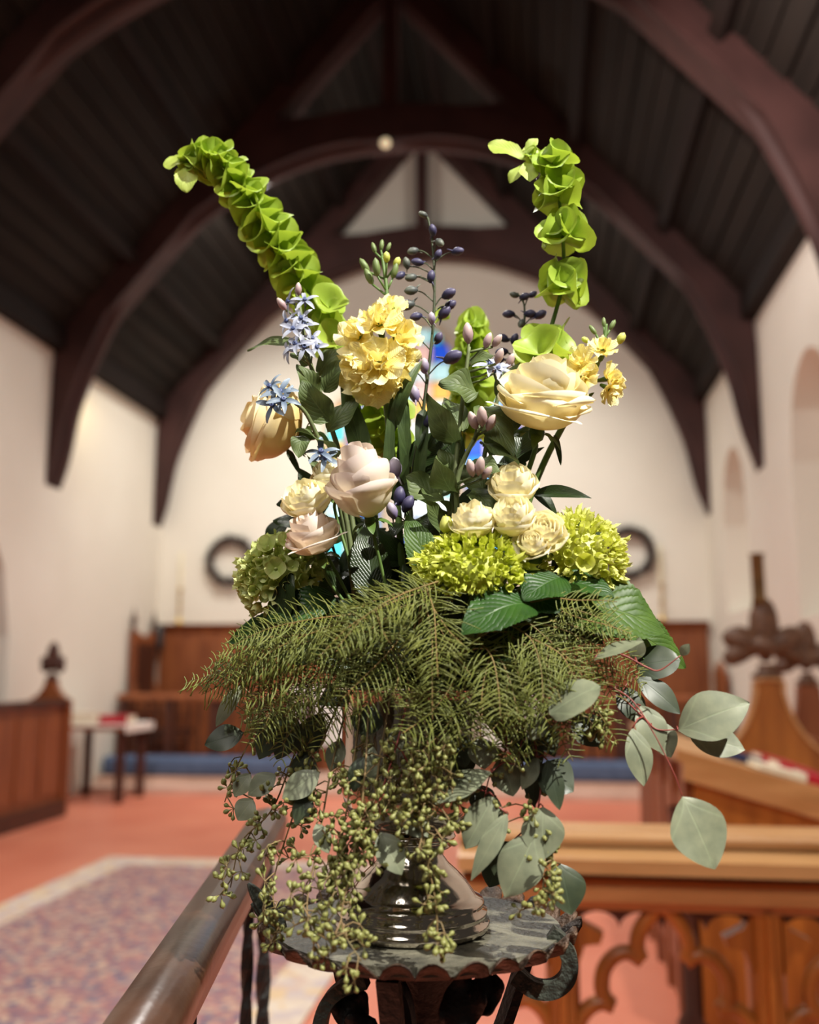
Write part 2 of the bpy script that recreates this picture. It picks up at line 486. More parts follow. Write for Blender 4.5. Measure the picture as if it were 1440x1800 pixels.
truss(9.4, 0.34, 'dark arched roof truss in the middle, with a small lamp')
truss(6.4, 0.34, 'reddish arched roof truss nearest the camera at the top corners')
# little lamp under the crown of the middle truss
p = atY(678, 252, 9.2)
t = thing('truss_lamp', 'tiny round lamp glowing at the crown of middle truss', 'lamp', p)
obj('lamp_housing', MB().lathe([(0.0, 0.10), (0.05, 0.10), (0.06, 0.02), (0.055, 0.0)], 16, basis((0, 1, 0.2), loc=p)), walnut, t)
obj('bulb', MB().lathe([(0.0, 0.03), (0.045, 0.01), (0.05, -0.02), (0.03, -0.045), (0.0, -0.05)], 16, basis((0, 1, 0.2), loc=p)), glow('bulb_glow', (1, 0.8, 0.5), 0.7), t)

# ------------------------------------------------------------------ stained glass, three lancets
rngl = random.Random(3)
frame_m = mat('window_stone', srgb(222, 206, 184), srgb(210, 194, 172), 0.85)
lead_m = mat('lead', (0.02, 0.02, 0.025), (0.03, 0.03, 0.03), 0.5)
pal = [(0.02, 0.10, 0.75), (0.02, 0.35, 0.75), (0.10, 0.65, 0.75), (0.75, 0.10, 0.06), (0.9, 0.75, 0.65), (0.85, 0.55, 0.5), (0.75, 0.85, 0.9), (0.05, 0.2, 0.55), (0.9, 0.5, 0.12), (0.5, 0.8, 0.85)]
gm = [glow('stained_glass_%d' % i, c, 0.6) for i, c in enumerate(pal)]
win = struct('window_1', MB().box((-2.85, YE - 0.10, 2.35), (0.0, YE - 0.004, 2.5)), frame_m, smooth=False,
             label='stained glass window of three lancets behind the flowers', cat='window')
for (xa, xb, zt) in ((-2.74, -1.96, 4.95), (-1.84, -1.02, 5.88), (-0.90, -0.12, 4.95)):
    c, h = (xa + xb) / 2, (xb - xa) / 2; sp = zt - h * 1.45; s0 = 2.5
    o_ = arch_poly(c, h + 0.05, s0, sp, 14, 1.5); i_ = arch_poly(c, h - 0.02, s0, sp, 14, 1.45)
    mb = MB(); nn = len(o_)
    for y in (YE - 0.12, YE - 0.004):
        mb.v += [V3((p[0], y, p[1])) for p in o_] + [V3((p[0], y, p[1])) for p in i_]; mb.uv += [(0, 0)] * (2 * nn)
    for i in range(1, nn):
        j = (i + 1) % nn if i < nn - 1 else 0
        k = 2 * nn
        mb.f += [(i, j, nn + j, nn + i), (k + i, k + nn + i, k + nn + j, k + j), (nn + i, nn + j, k + nn + j, k + nn + i), (i, k + i, k + j, j)]
    struct('lancet_frame', mb, frame_m, win, smooth=False)
    struct('leading', MB().prism(i_, YE - 0.03, YE - 0.015), lead_m, win, smooth=False)
    zz = s0 + 0.02
    while zz < zt - 0.1:
        dz = 0.26; z1 = min(zz + dz - 0.025, zt - 0.05)
        for q in range(3):
            x0 = xa + 0.03 + q * (xb - xa - 0.06) / 3; x1 = x0 + (xb - xa - 0.06) / 3 - 0.02
            # clip against the arch
            zc = (zz + z1) / 2
            if zc > sp:
                lim = h * math.sqrt(max(0.0, 1 - ((zc - sp) / (h * 1.45)) ** 2)) - 0.03
                x0 = max(x0, c - lim); x1 = min(x1, c + lim)
            if x1 - x0 < 0.05: continue
            struct('pane', MB().box((x0, YE - 0.045, zz), (x1, YE - 0.03, z1)), rngl.choice(gm), win, smooth=False)
        zz += dz

# ------------------------------------------------------------------ east end furniture
# panelled wainscot (reredos)
t = thing('reredos', 'brown panelled wainscot along the foot of the east wall', 'panelling', (XC, YE - 0.1, 0.14))
obj('back_board', MB().box((XL + 0.06, YE - 0.06, 0.14), (XR - 0.06, YE - 0.004, 1.84)), oak_red, t, smooth=False)
obj('cornice', MB().prism([(YE - 0.14, 1.92), (YE - 0.004, 1.92), (YE - 0.004, 1.80), (YE - 0.07, 1.80), (YE - 0.10, 1.86)], XL + 0.05, XR - 0.05, 'X'), oak_red, t, smooth=False, fix=True)
NPN = 12
for i in range(NPN):
    x0 = XL + 0.10 + i * (XR - XL - 0.2) / NPN; x1 = x0 + (XR - XL - 0.2) / NPN
    obj('stile', MB().box((x0 - 0.03, YE - 0.085, 0.14), (x0 + 0.03, YE - 0.06, 1.80)), oak_red, t, smooth=False)
    obj('panel', MB().box((x0 + 0.08, YE - 0.075, 0.55), (x1 - 0.08, YE - 0.06, 1.70)), oak_red, t, smooth=False)
# wreaths
wreath_m = mat('wreath_twig', srgb(52, 32, 26), srgb(30, 20, 16), 0.8, 0, (20, 20, 20))
twig_m = mat('wreath_sprig', srgb(64, 40, 30), srgb(36, 26, 20), 0.8, 0, (20, 20, 20))
for k, (px, py, lab) in enumerate(((405, 985, 'dark twig wreath on the east wall, left of the flowers'), (1105, 971, 'dark twig wreath on the east wall, right of the flowers'))):
    c = atY(px, py, YE - 0.09); c.y = YE - 0.09
    t = thing('wreath', lab, 'wreath', c, 'round twig wreaths on the east wall')
    ring = MB(); NR = 40
    obj('ring', MB().tube([c + V3((0.285 * math.cos(2 * PI * i / NR), 0, 0.285 * math.sin(2 * PI * i / NR))) for i in range(NR + 1)], 0.045, 8, False), wreath_m, t)
    sp = MB()
    for i in range(260):
        a = rnd(0, 2 * PI); b = rnd(0, 2 * PI); r = 0.285 + 0.045 * math.cos(b)
        p0 = c + V3((r * math.cos(a), 0.04 * math.sin(b) - 0.01, r * math.sin(a)))
        dd = V3((math.cos(a) * math.cos(b) - math.sin(a), math.sin(b) * 0.3 - 0.2, math.sin(a) * math.cos(b) + math.cos(a))).normalized() * rnd(0.03, 0.065)
        if p0.y > YE - 0.05: p0.y = YE - 0.05
        if (p0 + dd).y > YE - 0.02: dd.y = 0
        sp.tube([p0, p0 + dd], [0.008, 0.003], 4)
    obj('sprigs', sp, twig_m, t, kind='stuff')
# altar with a white cloth
cloth_m = mat('white_cloth', srgb(236, 232, 226), srgb(226, 220, 214), 0.85)
t = thing('altar', 'altar table under a white cloth before the east wall', 'altar', (XC, 11.75, 0.14))
obj('altar_body', MB().box((XC - 1.45, 11.5, 0.14), (XC + 1.45, 12.05, 1.08)), oak_red, t, smooth=False)
mb = MB(); NX = 60
prof = [(12.10, 1.11), (11.46, 1.11), (11.45, 1.09), (11.44, 0.8), (11.43, 0.45)]
for i in range(NX + 1):
    x = XC - 1.5 + 3.0 * i / NX
    for (y, z) in prof:
        mb.v.append(V3((x, y - (0.02 * math.sin(i * 1.3) * max(0, (1.1 - z) / 0.6)), z))); mb.uv.append((i / NX, z))
for i in range(NX):
    for j in range(4):
        a = i * 5 + j; mb.f.append((a, a + 1, a + 6, a + 5))
obj('altar_cloth', mb, cloth_m, t)
brass = mat('brass', srgb(206, 176, 110), srgb(190, 158, 92), 0.3, 1.0, (4, 4, 4))
wax = mat('candle_wax', srgb(240, 228, 196), srgb(234, 220, 186), 0.5)
for px, lab in ((315, 'tall brass candlestick on the wainscot ledge under left wreath'), (1165, 'tall brass candlestick on the wainscot ledge under right wreath')):
    p = atY(px, 1090, YE - 0.07); p.z = 1.921
    t = thing('candlestick', lab, 'candlestick', p, 'brass candlesticks on the wainscot')
    obj('stick', MB().lathe([(0, 0), (0.055, 0), (0.05, 0.02), (0.015, 0.06), (0.013, 0.2), (0.028, 0.23), (0.013, 0.27), (0.013, 0.42), (0.034, 0.46), (0.03, 0.47), (0, 0.47)], 16, Matrix.Translation(p)), brass, t)
    obj('candle', MB().lathe([(0.017, 0.465), (0.017, 0.95), (0.003, 0.96), (0.003, 0.985), (0, 0.985)], 12, Matrix.Translation(p)), wax, t)
# communion rail in two lengths, kneelers in front
blue_m = mat('blue_velvet', srgb(84, 100, 130), srgb(70, 86, 116), 0.85, 0, (6, 6, 6), 0.2, 80)
for (xa, xb, lab, labk) in ((XL + 0.05, XC - 1.15, 'wooden communion rail with square posts, left of the altar gap', 'long blue kneeler cushion at the left communion rail'),
                            (XC + 1.15, XR - 0.05, 'wooden communion rail with square posts, right of the altar gap', 'long blue kneeler cushion at the right communion rail')):
    t = thing('communion_rail', lab, 'altar rail', ((xa + xb) / 2, 11.2, 0.14), 'communion rails')
    obj('hand_rail', MB().prism([(11.12, 0.98), (11.28, 0.98), (11.28, 1.02), (11.25, 1.05), (11.15, 1.05), (11.12, 1.02)], xa, xb, 'X'), oak_red, t, smooth=False, fix=True)
    obj('bottom_rail', MB().box((xa, 11.16, 0.28), (xb, 11.24, 0.36)), walnut, t, smooth=False)
    nP = 5
    for i in range(nP):
        x = xa + 0.06 + i * (xb - xa - 0.12) / (nP - 1)
        obj('post', MB().box((x - 0.05, 11.15, 0.14), (x + 0.05, 11.25, 0.98)), walnut, t, smooth=False)
    for i in range(16):
        x = xa + 0.2 + i * (xb - xa - 0.4) / 15
        obj('baluster', MB().lathe([(0.018, 0.36), (0.03, 0.5), (0.016, 0.62), (0.028, 0.8), (0.018, 0.98)], 8, Matrix.Translation((x, 11.2, 0))), walnut, t)
    mb = MB(); prof = [(10.80, 0.16), (10.78, 0.20), (10.78, 0.31), (10.81, 0.345), (11.03, 0.355), (11.07, 0.33), (11.07, 0.16)]
    mb.prism(prof, xa + 0.02, xb - 0.02, 'X')
    k = thing('kneeler', labk, 'kneeler', ((xa + xb) / 2, 10.92, 0.14), 'blue kneelers')
    obj('cushion', mb, blue_m, k, fix=True, smooth=False)
    obj('base', MB().box((xa + 0.04, 10.81, 0.14), (xb - 0.04, 11.05, 0.165)), walnut, k, smooth=False)
# bishop's chair against the left wall
cx = XL + 0.05
t = thing('throne_chair', 'tall-backed dark oak chair with two finials by the left wall', 'chair', (cx + 0.3, 11.75, 0.14))
obj('backrest', MB().prism([(11.42, 0.5), (12.1, 0.5), (12.1, 1.82), (11.76, 1.72), (11.42, 1.82)], cx, cx + 0.06, 'X'), oak_red, t, smooth=False, fix=True)
obj('back_panel', MB().box((cx + 0.06, 11.50, 0.75), (cx + 0.08, 12.02, 1.65)), walnut, t, smooth=False)
for y in (11.44, 12.08):
    obj('finial', MB().lathe([(0.035, 1.80), (0.02, 1.86), (0.045, 1.92), (0.02, 1.99), (0.0, 2.1)], 10, Matrix.Translation((cx + 0.03, y, 0))), walnut, t)
    obj('arm', MB().prism([(cx + 0.05, 1.25), (cx + 0.12, 1.02), (cx + 0.3, 0.9), (cx + 0.58, 0.88), (cx + 0.58, 0.80), (cx + 0.05, 0.80)], y - 0.035, y + 0.035), oak_red, t, smooth=False, fix=True)
    for x in (cx + 0.02, cx + 0.5):
        obj('leg', MB().box((x, y - 0.035, 0.14), (x + 0.07, y + 0.035, 0.82)), oak_red, t, smooth=False)
obj('seat', MB().box((cx + 0.04, 11.41, 0.52), (cx + 0.6, 12.11, 0.60)), walnut, t, smooth=False)
# matching small chair at the right wall
cx = XR - 0.05
t = thing('prayer_chair', 'small brown oak chair by the right wall beyond the stalls', 'chair', (cx - 0.3, 11.6, 0.14))
obj('backrest', MB().prism([(11.3, 0.5), (11.85, 0.5), (11.85, 1.30), (11.58, 1.42), (11.3, 1.30)], cx - 0.06, cx, 'X'), oak_red, t, smooth=False, fix=True)
obj('seat', MB().box((cx - 0.55, 11.3, 0.54), (cx - 0.04, 11.85, 0.61)), walnut, t, smooth=False)
for y in (11.31, 11.78):
    for x in (cx - 0.55, cx - 0.08):
        obj('leg', MB().box((x, y, 0.14), (x + 0.06, y + 0.06, 0.56)), oak_red, t, smooth=False)
# sconce on the left wall
p = V3((XL + 0.02, 12.22, 1.70))
t = thing('wall_sconce', 'small black iron sconce on the left wall beside tall chair', 'sconce', p)
obj('bracket', MB().box((XL + 0.002, 12.19, 1.58), (XL + 0.03, 12.25, 1.86)), lead_m, t, smooth=False)
obj('lantern', MB().lathe([(0.0, 1.56), (0.05, 1.58), (0.06, 1.66), (0.06, 1.82), (0.03, 1.9), (0.0, 1.92)], 8, Matrix.Translation((XL + 0.11, 12.22, 0))), lead_m, t)
# credence table
t = thing('credence_table', 'small dark side table against the left wall before the communion rail', 'table', (XL + 0.45, 9.9, 0))
obj('table_top', MB().box((XL + 0.10, 9.55, 0.72), (XL + 0.85, 10.25, 0.76)), oak_red, t, smooth=False)
for x in (XL + 0.14, XL + 0.74):
    for y in (9.6, 10.13):
        obj('leg', MB().box((x, y, 0), (x + 0.07, y + 0.07, 0.72)), walnut, t, smooth=False)
o = obj('table_cloth', MB().box((XL + 0.09, 9.54, 0.761), (XL + 0.86, 10.26, 0.775)).box((XL + 0.858, 9.54, 0.70), (XL + 0.868, 10.26, 0.775)), cloth_m, origin=(XL + 0.4, 9.9, 0.76), smooth=False)
props(o, 'white cloth laid over the small side table', 'tablecloth')
red_m = mat('red_cloth_cover', srgb(188, 30, 48), srgb(160, 20, 38), 0.5, 0, (10, 10, 10))
page_m = mat('page_block', srgb(232, 222, 200), srgb(220, 208, 186), 0.8)
def book(name, M, sz, cover, label, cat='book', group=None, cover2=None):
    L, W, T = sz
    t = thing(name, label, cat, M.translation, group)
    def p(mb, nm, mt): 
        mb.v = [M @ v for v in mb.v]; return obj(nm, mb, mt, t, smooth=False)
    p(MB().box((-L / 2, -W / 2, 0), (L / 2, W / 2, 0.003)), 'cover', cover)
    p(MB().box((-L / 2, -W / 2, T - 0.003), (L / 2, W / 2, T)), 'cover', cover)
    p(MB().box((-L / 2, -W / 2, 0.003), (L / 2, -W / 2 + 0.004, T - 0.003)), 'spine', cover2 or cover)
    p(MB().box((-L / 2 + 0.004, -W / 2 + 0.004, 0.003), (L / 2 - 0.004, W / 2 - 0.004, T - 0.003)), 'pages', page_m)
    return t
book('service_book', Matrix.Translation((XL + 0.66, 9.8, 0.7755)), (0.3, 0.24, 0.09), red_m, 'red book lying on the white cloth of side table')
book('service_book', Matrix.Translation((XL + 0.36, 9.7, 0.7755)), (0.28, 0.2, 0.12), page_m, 'thick white book lying on the cloth of side table')

# ------------------------------------------------------------------ poppyheads and choir stalls
def ellipsoid(mb, c, r, M=None, n=12, k=8, lump=0.0):
    prof = [(math.sin(PI * i / k), -math.cos(PI * i / k)) for i in range(k + 1)]
    prof[0] = (0.001, -1); prof[-1] = (0.001, 1)
    ph = rnd(0, 6)
    X = Matrix.Translation(c) @ (M or Matrix()) @ Matrix.Diagonal((*r, 1))
    mb.lathe(prof, n, X, lobes=(lambda u, a: (lump * math.sin(5 * a + ph) * math.sin(PI * u), lump * math.cos(7 * a + ph) * math.sin(PI * u))) if lump else None)
def poppyhead(t, base, h, mt, wing=1.0):
    """carved fleur-de-lis on a stall end; base at the neck, h total height; faces -Y"""
    b = V3(base); s = h
    obj('collar', MB().lathe([(0.12 * s, 0), (0.19 * s, 0.03 * s), (0.19 * s, 0.07 * s), (0.11 * s, 0.11 * s), (0.1 * s, 0.2 * s)], 14, Matrix.Translation(b) @ Matrix.Diagonal((1, 0.7, 1, 1))), mt, t)
    mb = MB()
    ellipsoid(mb, b + V3((0, 0, 0.62 * s)), (0.17 * s, 0.13 * s, 0.40 * s), lump=0.12)
    ellipsoid(mb, b + V3((0, -0.03 * s, 0.42 * s)), (0.2 * s, 0.15 * s, 0.14 * s), lump=0.15)
    obj('centre_bud', mb, mt, t)
    for sg in (-1, 1):
        mb = MB()
        R = Matrix.Rotation(sg * math.radians(62), 4, 'Y')
        ellipsoid(mb, b + V3((sg * 0.25 * s * wing, 0, 0.47 * s)), (0.17 * s, 0.14 * s, 0.25 * s * wing), R, lump=0.14)
        R = Matrix.Rotation(sg * math.radians(120), 4, 'Y')
        ellipsoid(mb, b + V3((sg * 0.33 * s * wing, 0, 0.33 * s)), (0.13 * s, 0.12 * s, 0.20 * s * wing), R, lump=0.16)
        ellipsoid(mb, b + V3((sg * 0.40 * s * wing, 0, 0.52 * s)), (0.10 * s, 0.10 * s, 0.11 * s), lump=0.16)
        obj('leaf_scroll', mb, mt, t)
def stall_end_poly(xc, wd, ztop, zsh, neck):
    pts = [(xc - wd / 2, 0.0), (xc + wd / 2, 0.0), (xc + wd / 2, zsh)]
    for i in range(1, 8):
        a = i / 8; pts.append((xc + (wd / 2) * (1 - a) ** 1.9 + neck * (1 - (1 - a) ** 1.9), zsh + (ztop - zsh) * a ** 1.2))
    pts += [(xc + neck, ztop), (xc - neck, ztop)]
    for i in range(7, 0, -1):
        a = i / 8; pts.append((xc - (wd / 2) * (1 - a) ** 1.9 - neck * (1 - (1 - a) ** 1.9), zsh + (ztop - zsh) * a ** 1.2))
    pts.append((xc - wd / 2, zsh))
    return pts
carved = mat('carved_oak', srgb(112, 76, 52), srgb(80, 50, 34), 0.5, 0, (30, 30, 30), 0.3, 60)
bronze = mat('bronze_tube', srgb(120, 92, 56), srgb(96, 70, 42), 0.4, 0.6, (10, 10, 10))
# right: book desk, seat ends
Yd = 3.75
dl = atY(1204, 1316, Yd); dr = atY(1440, 1384, Yd); sl = (dr.z - dl.z) / (dr.x - dl.x)
x0, x1 = dl.x, dl.x + 0.55
t = thing('choir_desk', 'oak choir book desk with a sloping top behind the tracery screen', 'desk', ((x0 + x1) / 2, Yd, 0))
zt = lambda x: dl.z + sl * (x - x0)
obj('desk_end', MB().prism([(x0 + 0.03, 0), (x1 - 0.02, 0), (x1 - 0.02, zt(x1) - 0.03), (x0 + 0.03, zt(x0) - 0.03)], Yd + 0.02, Yd + 0.08), oak, t, smooth=False, fix=True)
obj('desk_top', MB().prism([(x0 - 0.03, zt(x0) - 0.045), (x1, zt(x1) - 0.045), (x1, zt(x1)), (x0 - 0.03, zt(x0))], Yd, 5.6), oak_lite, t, smooth=False, fix=True)
obj('end_moulding', MB().prism([(x0 - 0.01, zt(x0) - 0.11), (x1 - 0.01, zt(x1) - 0.11), (x1 - 0.01, zt(x1) - 0.045), (x0 - 0.01, zt(x0) - 0.045)], Yd - 0.01, Yd + 0.03), oak_lite, t, smooth=False, fix=True)
obj('front_panel', MB().box((x0 + 0.02, Yd + 0.06, 0), (x0 + 0.06, 5.55, zt(x0) - 0.04)), oak_red, t, smooth=False)
for i in range(5):
    y = Yd + 0.06 + i * 0.36
    obj('panel_stile', MB().box((x0 + 0.0, y, 0.0), (x0 + 0.02, y + 0.06, zt(x0) - 0.08)), oak_red, t, smooth=False)
    obj('panel', MB().box((x0 + 0.008, y + 0.1, 0.15), (x0 + 0.02, y + 0.32, zt(x0) - 0.2)), oak_red, t, smooth=False)
obj('lower_shelf', MB().box((x0 + 0.06, Yd + 0.08, 0.5), (x1 - 0.05, 5.5, 0.53)), oak_red, t, smooth=False)
obj('corner_shaft', MB().lathe([(0.06, 0), (0.06, 0.1), (0.035, 0.14), (0.035, 0.74), (0.06, 0.78), (0.065, 0.84)], 10, Matrix.Translation((x0 - 0.0, Yd + 0.06, 0))), walnut, t)
# books on the desk
ang = math.atan(sl)
navy = mat('navy_cover', srgb(40, 52, 96), srgb(30, 40, 80), 0.5)
for i, (bx, by, cov, lab, sz) in enumerate((
        (0.36, 0.20, page_m, 'white booklet at the left edge of the choir desk', (0.17, 0.24, 0.022)),
        (0.27, 0.44, navy, 'navy blue book behind the white booklet on choir desk', (0.15, 0.22, 0.03)),
        (0.51, 0.22, red_m, 'crimson hymnal nearest the end of the choir desk', (0.13, 0.22, 0.035)),
        (0.50, 0.55, red_m, 'second crimson hymnal along the choir desk', (0.15, 0.22, 0.04)),
        (0.50, 0.88, red_m, 'third crimson hymnal farther along the choir desk', (0.15, 0.22, 0.04)))):
    M = Matrix.Translation((x0 + bx, Yd + by, zt(x0 + bx) + 0.001)) @ Matrix.Rotation(-ang, 4, 'Y')
    book('hymnal', M, sz, cov, lab, 'book', 'books on the choir desk')
# stall end with poppyhead and candle tube
Ys = 5.75
b = atY(1352, 1196, Ys)
t = thing('choir_stall', 'golden oak choir stall end crowned by a carved poppyhead and tube', 'choir stall', (b.x, Ys, 0))
obj('stall_end', MB().prism(stall_end_poly(b.x, 0.62, b.z, b.z - 0.42, 0.075), Ys, Ys + 0.09), oak, t, smooth=False, fix=True)
obj('end_moulding', MB().tube(spline([(p[0], Ys - 0.005, p[1]) for p in stall_end_poly(b.x, 0.60, b.z, b.z - 0.42, 0.07)[2:-1]], 2), 0.012, 6), oak_lite, t)
obj('seat', MB().box((b.x - 0.1, Ys + 0.09, 0.42), (b.x + 0.31, 6.7, 0.47)), oak, t, smooth=False)
obj('backrest', MB().box((b.x + 0.24, Ys + 0.09, 0.42), (b.x + 0.30, 6.7, 0.95)), oak_red, t, smooth=False)
poppyhead(t, (b.x, Ys + 0.045, b.z), 0.46, carved)
tp = atY(1338, 1050, Ys); tq = atY(1336, 972, Ys)
obj('candle_tube', MB().lathe([(0.0, -0.04), (0.045, -0.04), (0.038, 0.0), (0.038, tq.z - tp.z - 0.01), (0.048, tq.z - tp.z), (0.0, tq.z - tp.z)], 14, Matrix.Translation((tp.x, Ys + 0.045, tp.z))), bronze, t)
Ys = 6.8
b = atY(1424, 1205, Ys)
t = thing('choir_stall', 'second oak stall end with poppyhead at the right edge', 'choir stall', (b.x, Ys, 0))
obj('stall_end', MB().prism(stall_end_poly(b.x, 0.44, b.z, b.z - 0.42, 0.07), Ys, Ys + 0.09), oak_red, t, smooth=False, fix=True)
obj('seat', MB().box((b.x - 0.1, Ys + 0.09, 0.42), (b.x + 0.2, 7.9, 0.47)), oak_red, t, smooth=False)
poppyhead(t, (b.x, Ys + 0.045, b.z), 0.42, carved)
# left stall
Yl = 8.85
b = atY(95, 1196, Yl)
t = thing('choir_stall', 'red-brown choir stall with a small poppyhead at the left edge', 'choir stall', (b.x, Yl, 0))
obj('stall_end', MB().prism(stall_end_poly(b.x, 0.40, b.z, b.z - 0.18, 0.05), Yl - 0.08, Yl), oak_red, t, smooth=False, fix=True)
obj('front_panel', MB().box((b.x + 0.10, 4.8, 0.0), (b.x + 0.16, Yl - 0.08, 1.0)), oak_red, t, smooth=False)
obj('top_rail', MB().box((b.x + 0.06, 4.8, 1.0), (b.x + 0.2, Yl - 0.08, 1.06)), walnut, t, smooth=False)
obj('base_moulding', MB().box((b.x + 0.16, 4.8, 0.0), (b.x + 0.22, Yl - 0.08, 0.14)), walnut, t, smooth=False)
for i in range(9):
    obj('panel', MB().box((b.x + 0.16, 5.0 + i * 0.42, 0.22), (b.x + 0.175, 5.34 + i * 0.42, 0.92)), oak_red, t, smooth=False)
obj('seat', MB().box((b.x - 0.1, 4.8, 0.42), (b.x + 0.1, Yl - 0.08, 0.47)), oak_red, t, smooth=False)
poppyhead(t, (b.x, Yl - 0.04, b.z), 0.36, walnut, 0.62)

# ------------------------------------------------------------------ rug
def rugmat(name, cols, sc):
    m_, n, l, p = _new(name); p.inputs['Roughness'].default_value = 0.95
    tc = n.new('ShaderNodeTexCoord')
    vo = n.new('ShaderNodeTexVoronoi'); vo.inputs['Scale'].default_value = sc
    l.new(tc.outputs['Object'], vo.inputs['Vector'])
    sp = n.new('ShaderNodeSeparateColor'); l.new(vo.outputs['Color'], sp.inputs[0])
    r = n.new('ShaderNodeValToRGB'); r.color_ramp.interpolation = 'CONSTANT'
    e = r.color_ramp.elements
    e[0].position = 0; e[0].color = c4(cols[0]); e[1].position = 1 / len(cols); e[1].color = c4(cols[1])
    for i in range(2, len(cols)):
        q = e.new(i / len(cols)); q.color = c4(cols[i])
    l.new(sp.outputs[0], r.inputs[0]); l.new(r.outputs[0], p.inputs['Base Color'])
    return m_
rf = rugmat('rug_field', [srgb(170, 124, 118), srgb(116, 100, 118), srgb(186, 152, 136), srgb(160, 112, 114), srgb(134, 116, 128), srgb(196, 166, 148), srgb(176, 128, 124)], 30)
rb = rugmat('rug_border', [srgb(212, 194, 178), srgb(206, 180, 166), srgb(216, 188, 152), srgb(200, 184, 180), srgb(220, 204, 186)], 14)
t = thing('rug', 'faded red and blue patterned rug with a pale border on the floor', 'rug', (-2.0, 5.2, 0.0))
rx0, rx1, ry0, ry1 = -3.08, -0.92, 2.6, 6.92; bw = 0.24
obj('field', MB().box((rx0 + bw, ry0 + bw, 0.001), (rx1 - bw, ry1 - bw, 0.011)), rf, t, smooth=False)
for a, b_ in (((rx0, ry0), (rx0 + bw, ry1)), ((rx1 - bw, ry0), (rx1, ry1)), ((rx0 + bw, ry0), (rx1 - bw, ry0 + bw)), ((rx0 + bw, ry1 - bw), (rx1 - bw, ry1))):
    obj('border', MB().box((a[0], a[1], 0.001), (b_[0], b_[1], 0.012)), rb, t, smooth=False)

# ------------------------------------------------------------------ tracery screen on the right
Yr = 2.8
zt_ = 0.915
t = thing('tracery_screen', 'carved oak choir screen with ogee tracery under a moulded rail', 'screen', (0.6, Yr, 0))
xs0, xs1 = -0.22, 1.75
rail_m = oak_lite
obj('top_rail', MB().prism([(Yr + 0.10, zt_), (Yr - 0.07, zt_), (Yr - 0.085, zt_ - 0.012), (Yr - 0.085, zt_ - 0.03), (Yr - 0.06, zt_ - 0.035), (Yr + 0.10, zt_ - 0.035)], xs0, xs1, 'X'), rail_m, t, smooth=False, fix=True)
obj('bead_moulding', MB().prism([(Yr + 0.05, zt_ - 0.035), (Yr - 0.075, zt_ - 0.035), (Yr - 0.125, zt_ - 0.06), (Yr - 0.13, zt_ - 0.095), (Yr - 0.07, zt_ - 0.10), (Yr + 0.05, zt_ - 0.10)], xs0, xs1, 'X'), rail_m, t, smooth=False, fix=True)
obj('cove', MB().box((xs0 + 0.01, Yr - 0.055, zt_ - 0.118), (xs1, Yr + 0.05, zt_ - 0.10)), walnut, t, smooth=False)
obj('lower_moulding', MB().prism([(Yr + 0.05, zt_ - 0.118), (Yr - 0.06, zt_ - 0.118), (Yr - 0.085, zt_ - 0.14), (Yr - 0.085, zt_ - 0.172), (Yr - 0.05, zt_ - 0.18), (Yr - 0.05, zt_ - 0.20), (Yr + 0.05, zt_ - 0.20)], xs0, xs1, 'X'), rail_m, t, smooth=False, fix=True)
obj('base_rail', MB().box((xs0, Yr - 0.06, 0.0), (xs1, Yr + 0.06, 0.16)), oak, t, smooth=False)
zb = zt_ - 0.20
def W(px, py): return atY(px, py, Yr - 0.02)
bay = 0.53; cx0 = 0.05
half = [(1157, 1588), (1146, 1602), (1128, 1622), (1117, 1645), (1116, 1668), (1124, 1688)]
half2 = [(1124, 1688), (1100, 1674), (1076, 1680), (1058, 1702), (1053, 1730), (1058, 1752), (1074, 1768)]
half3 = [(1074, 1768), (1052, 1762), (1030, 1772), (1014, 1795), (1008, 1830), (1014, 1900)]
xm = W(1162, 1690).x
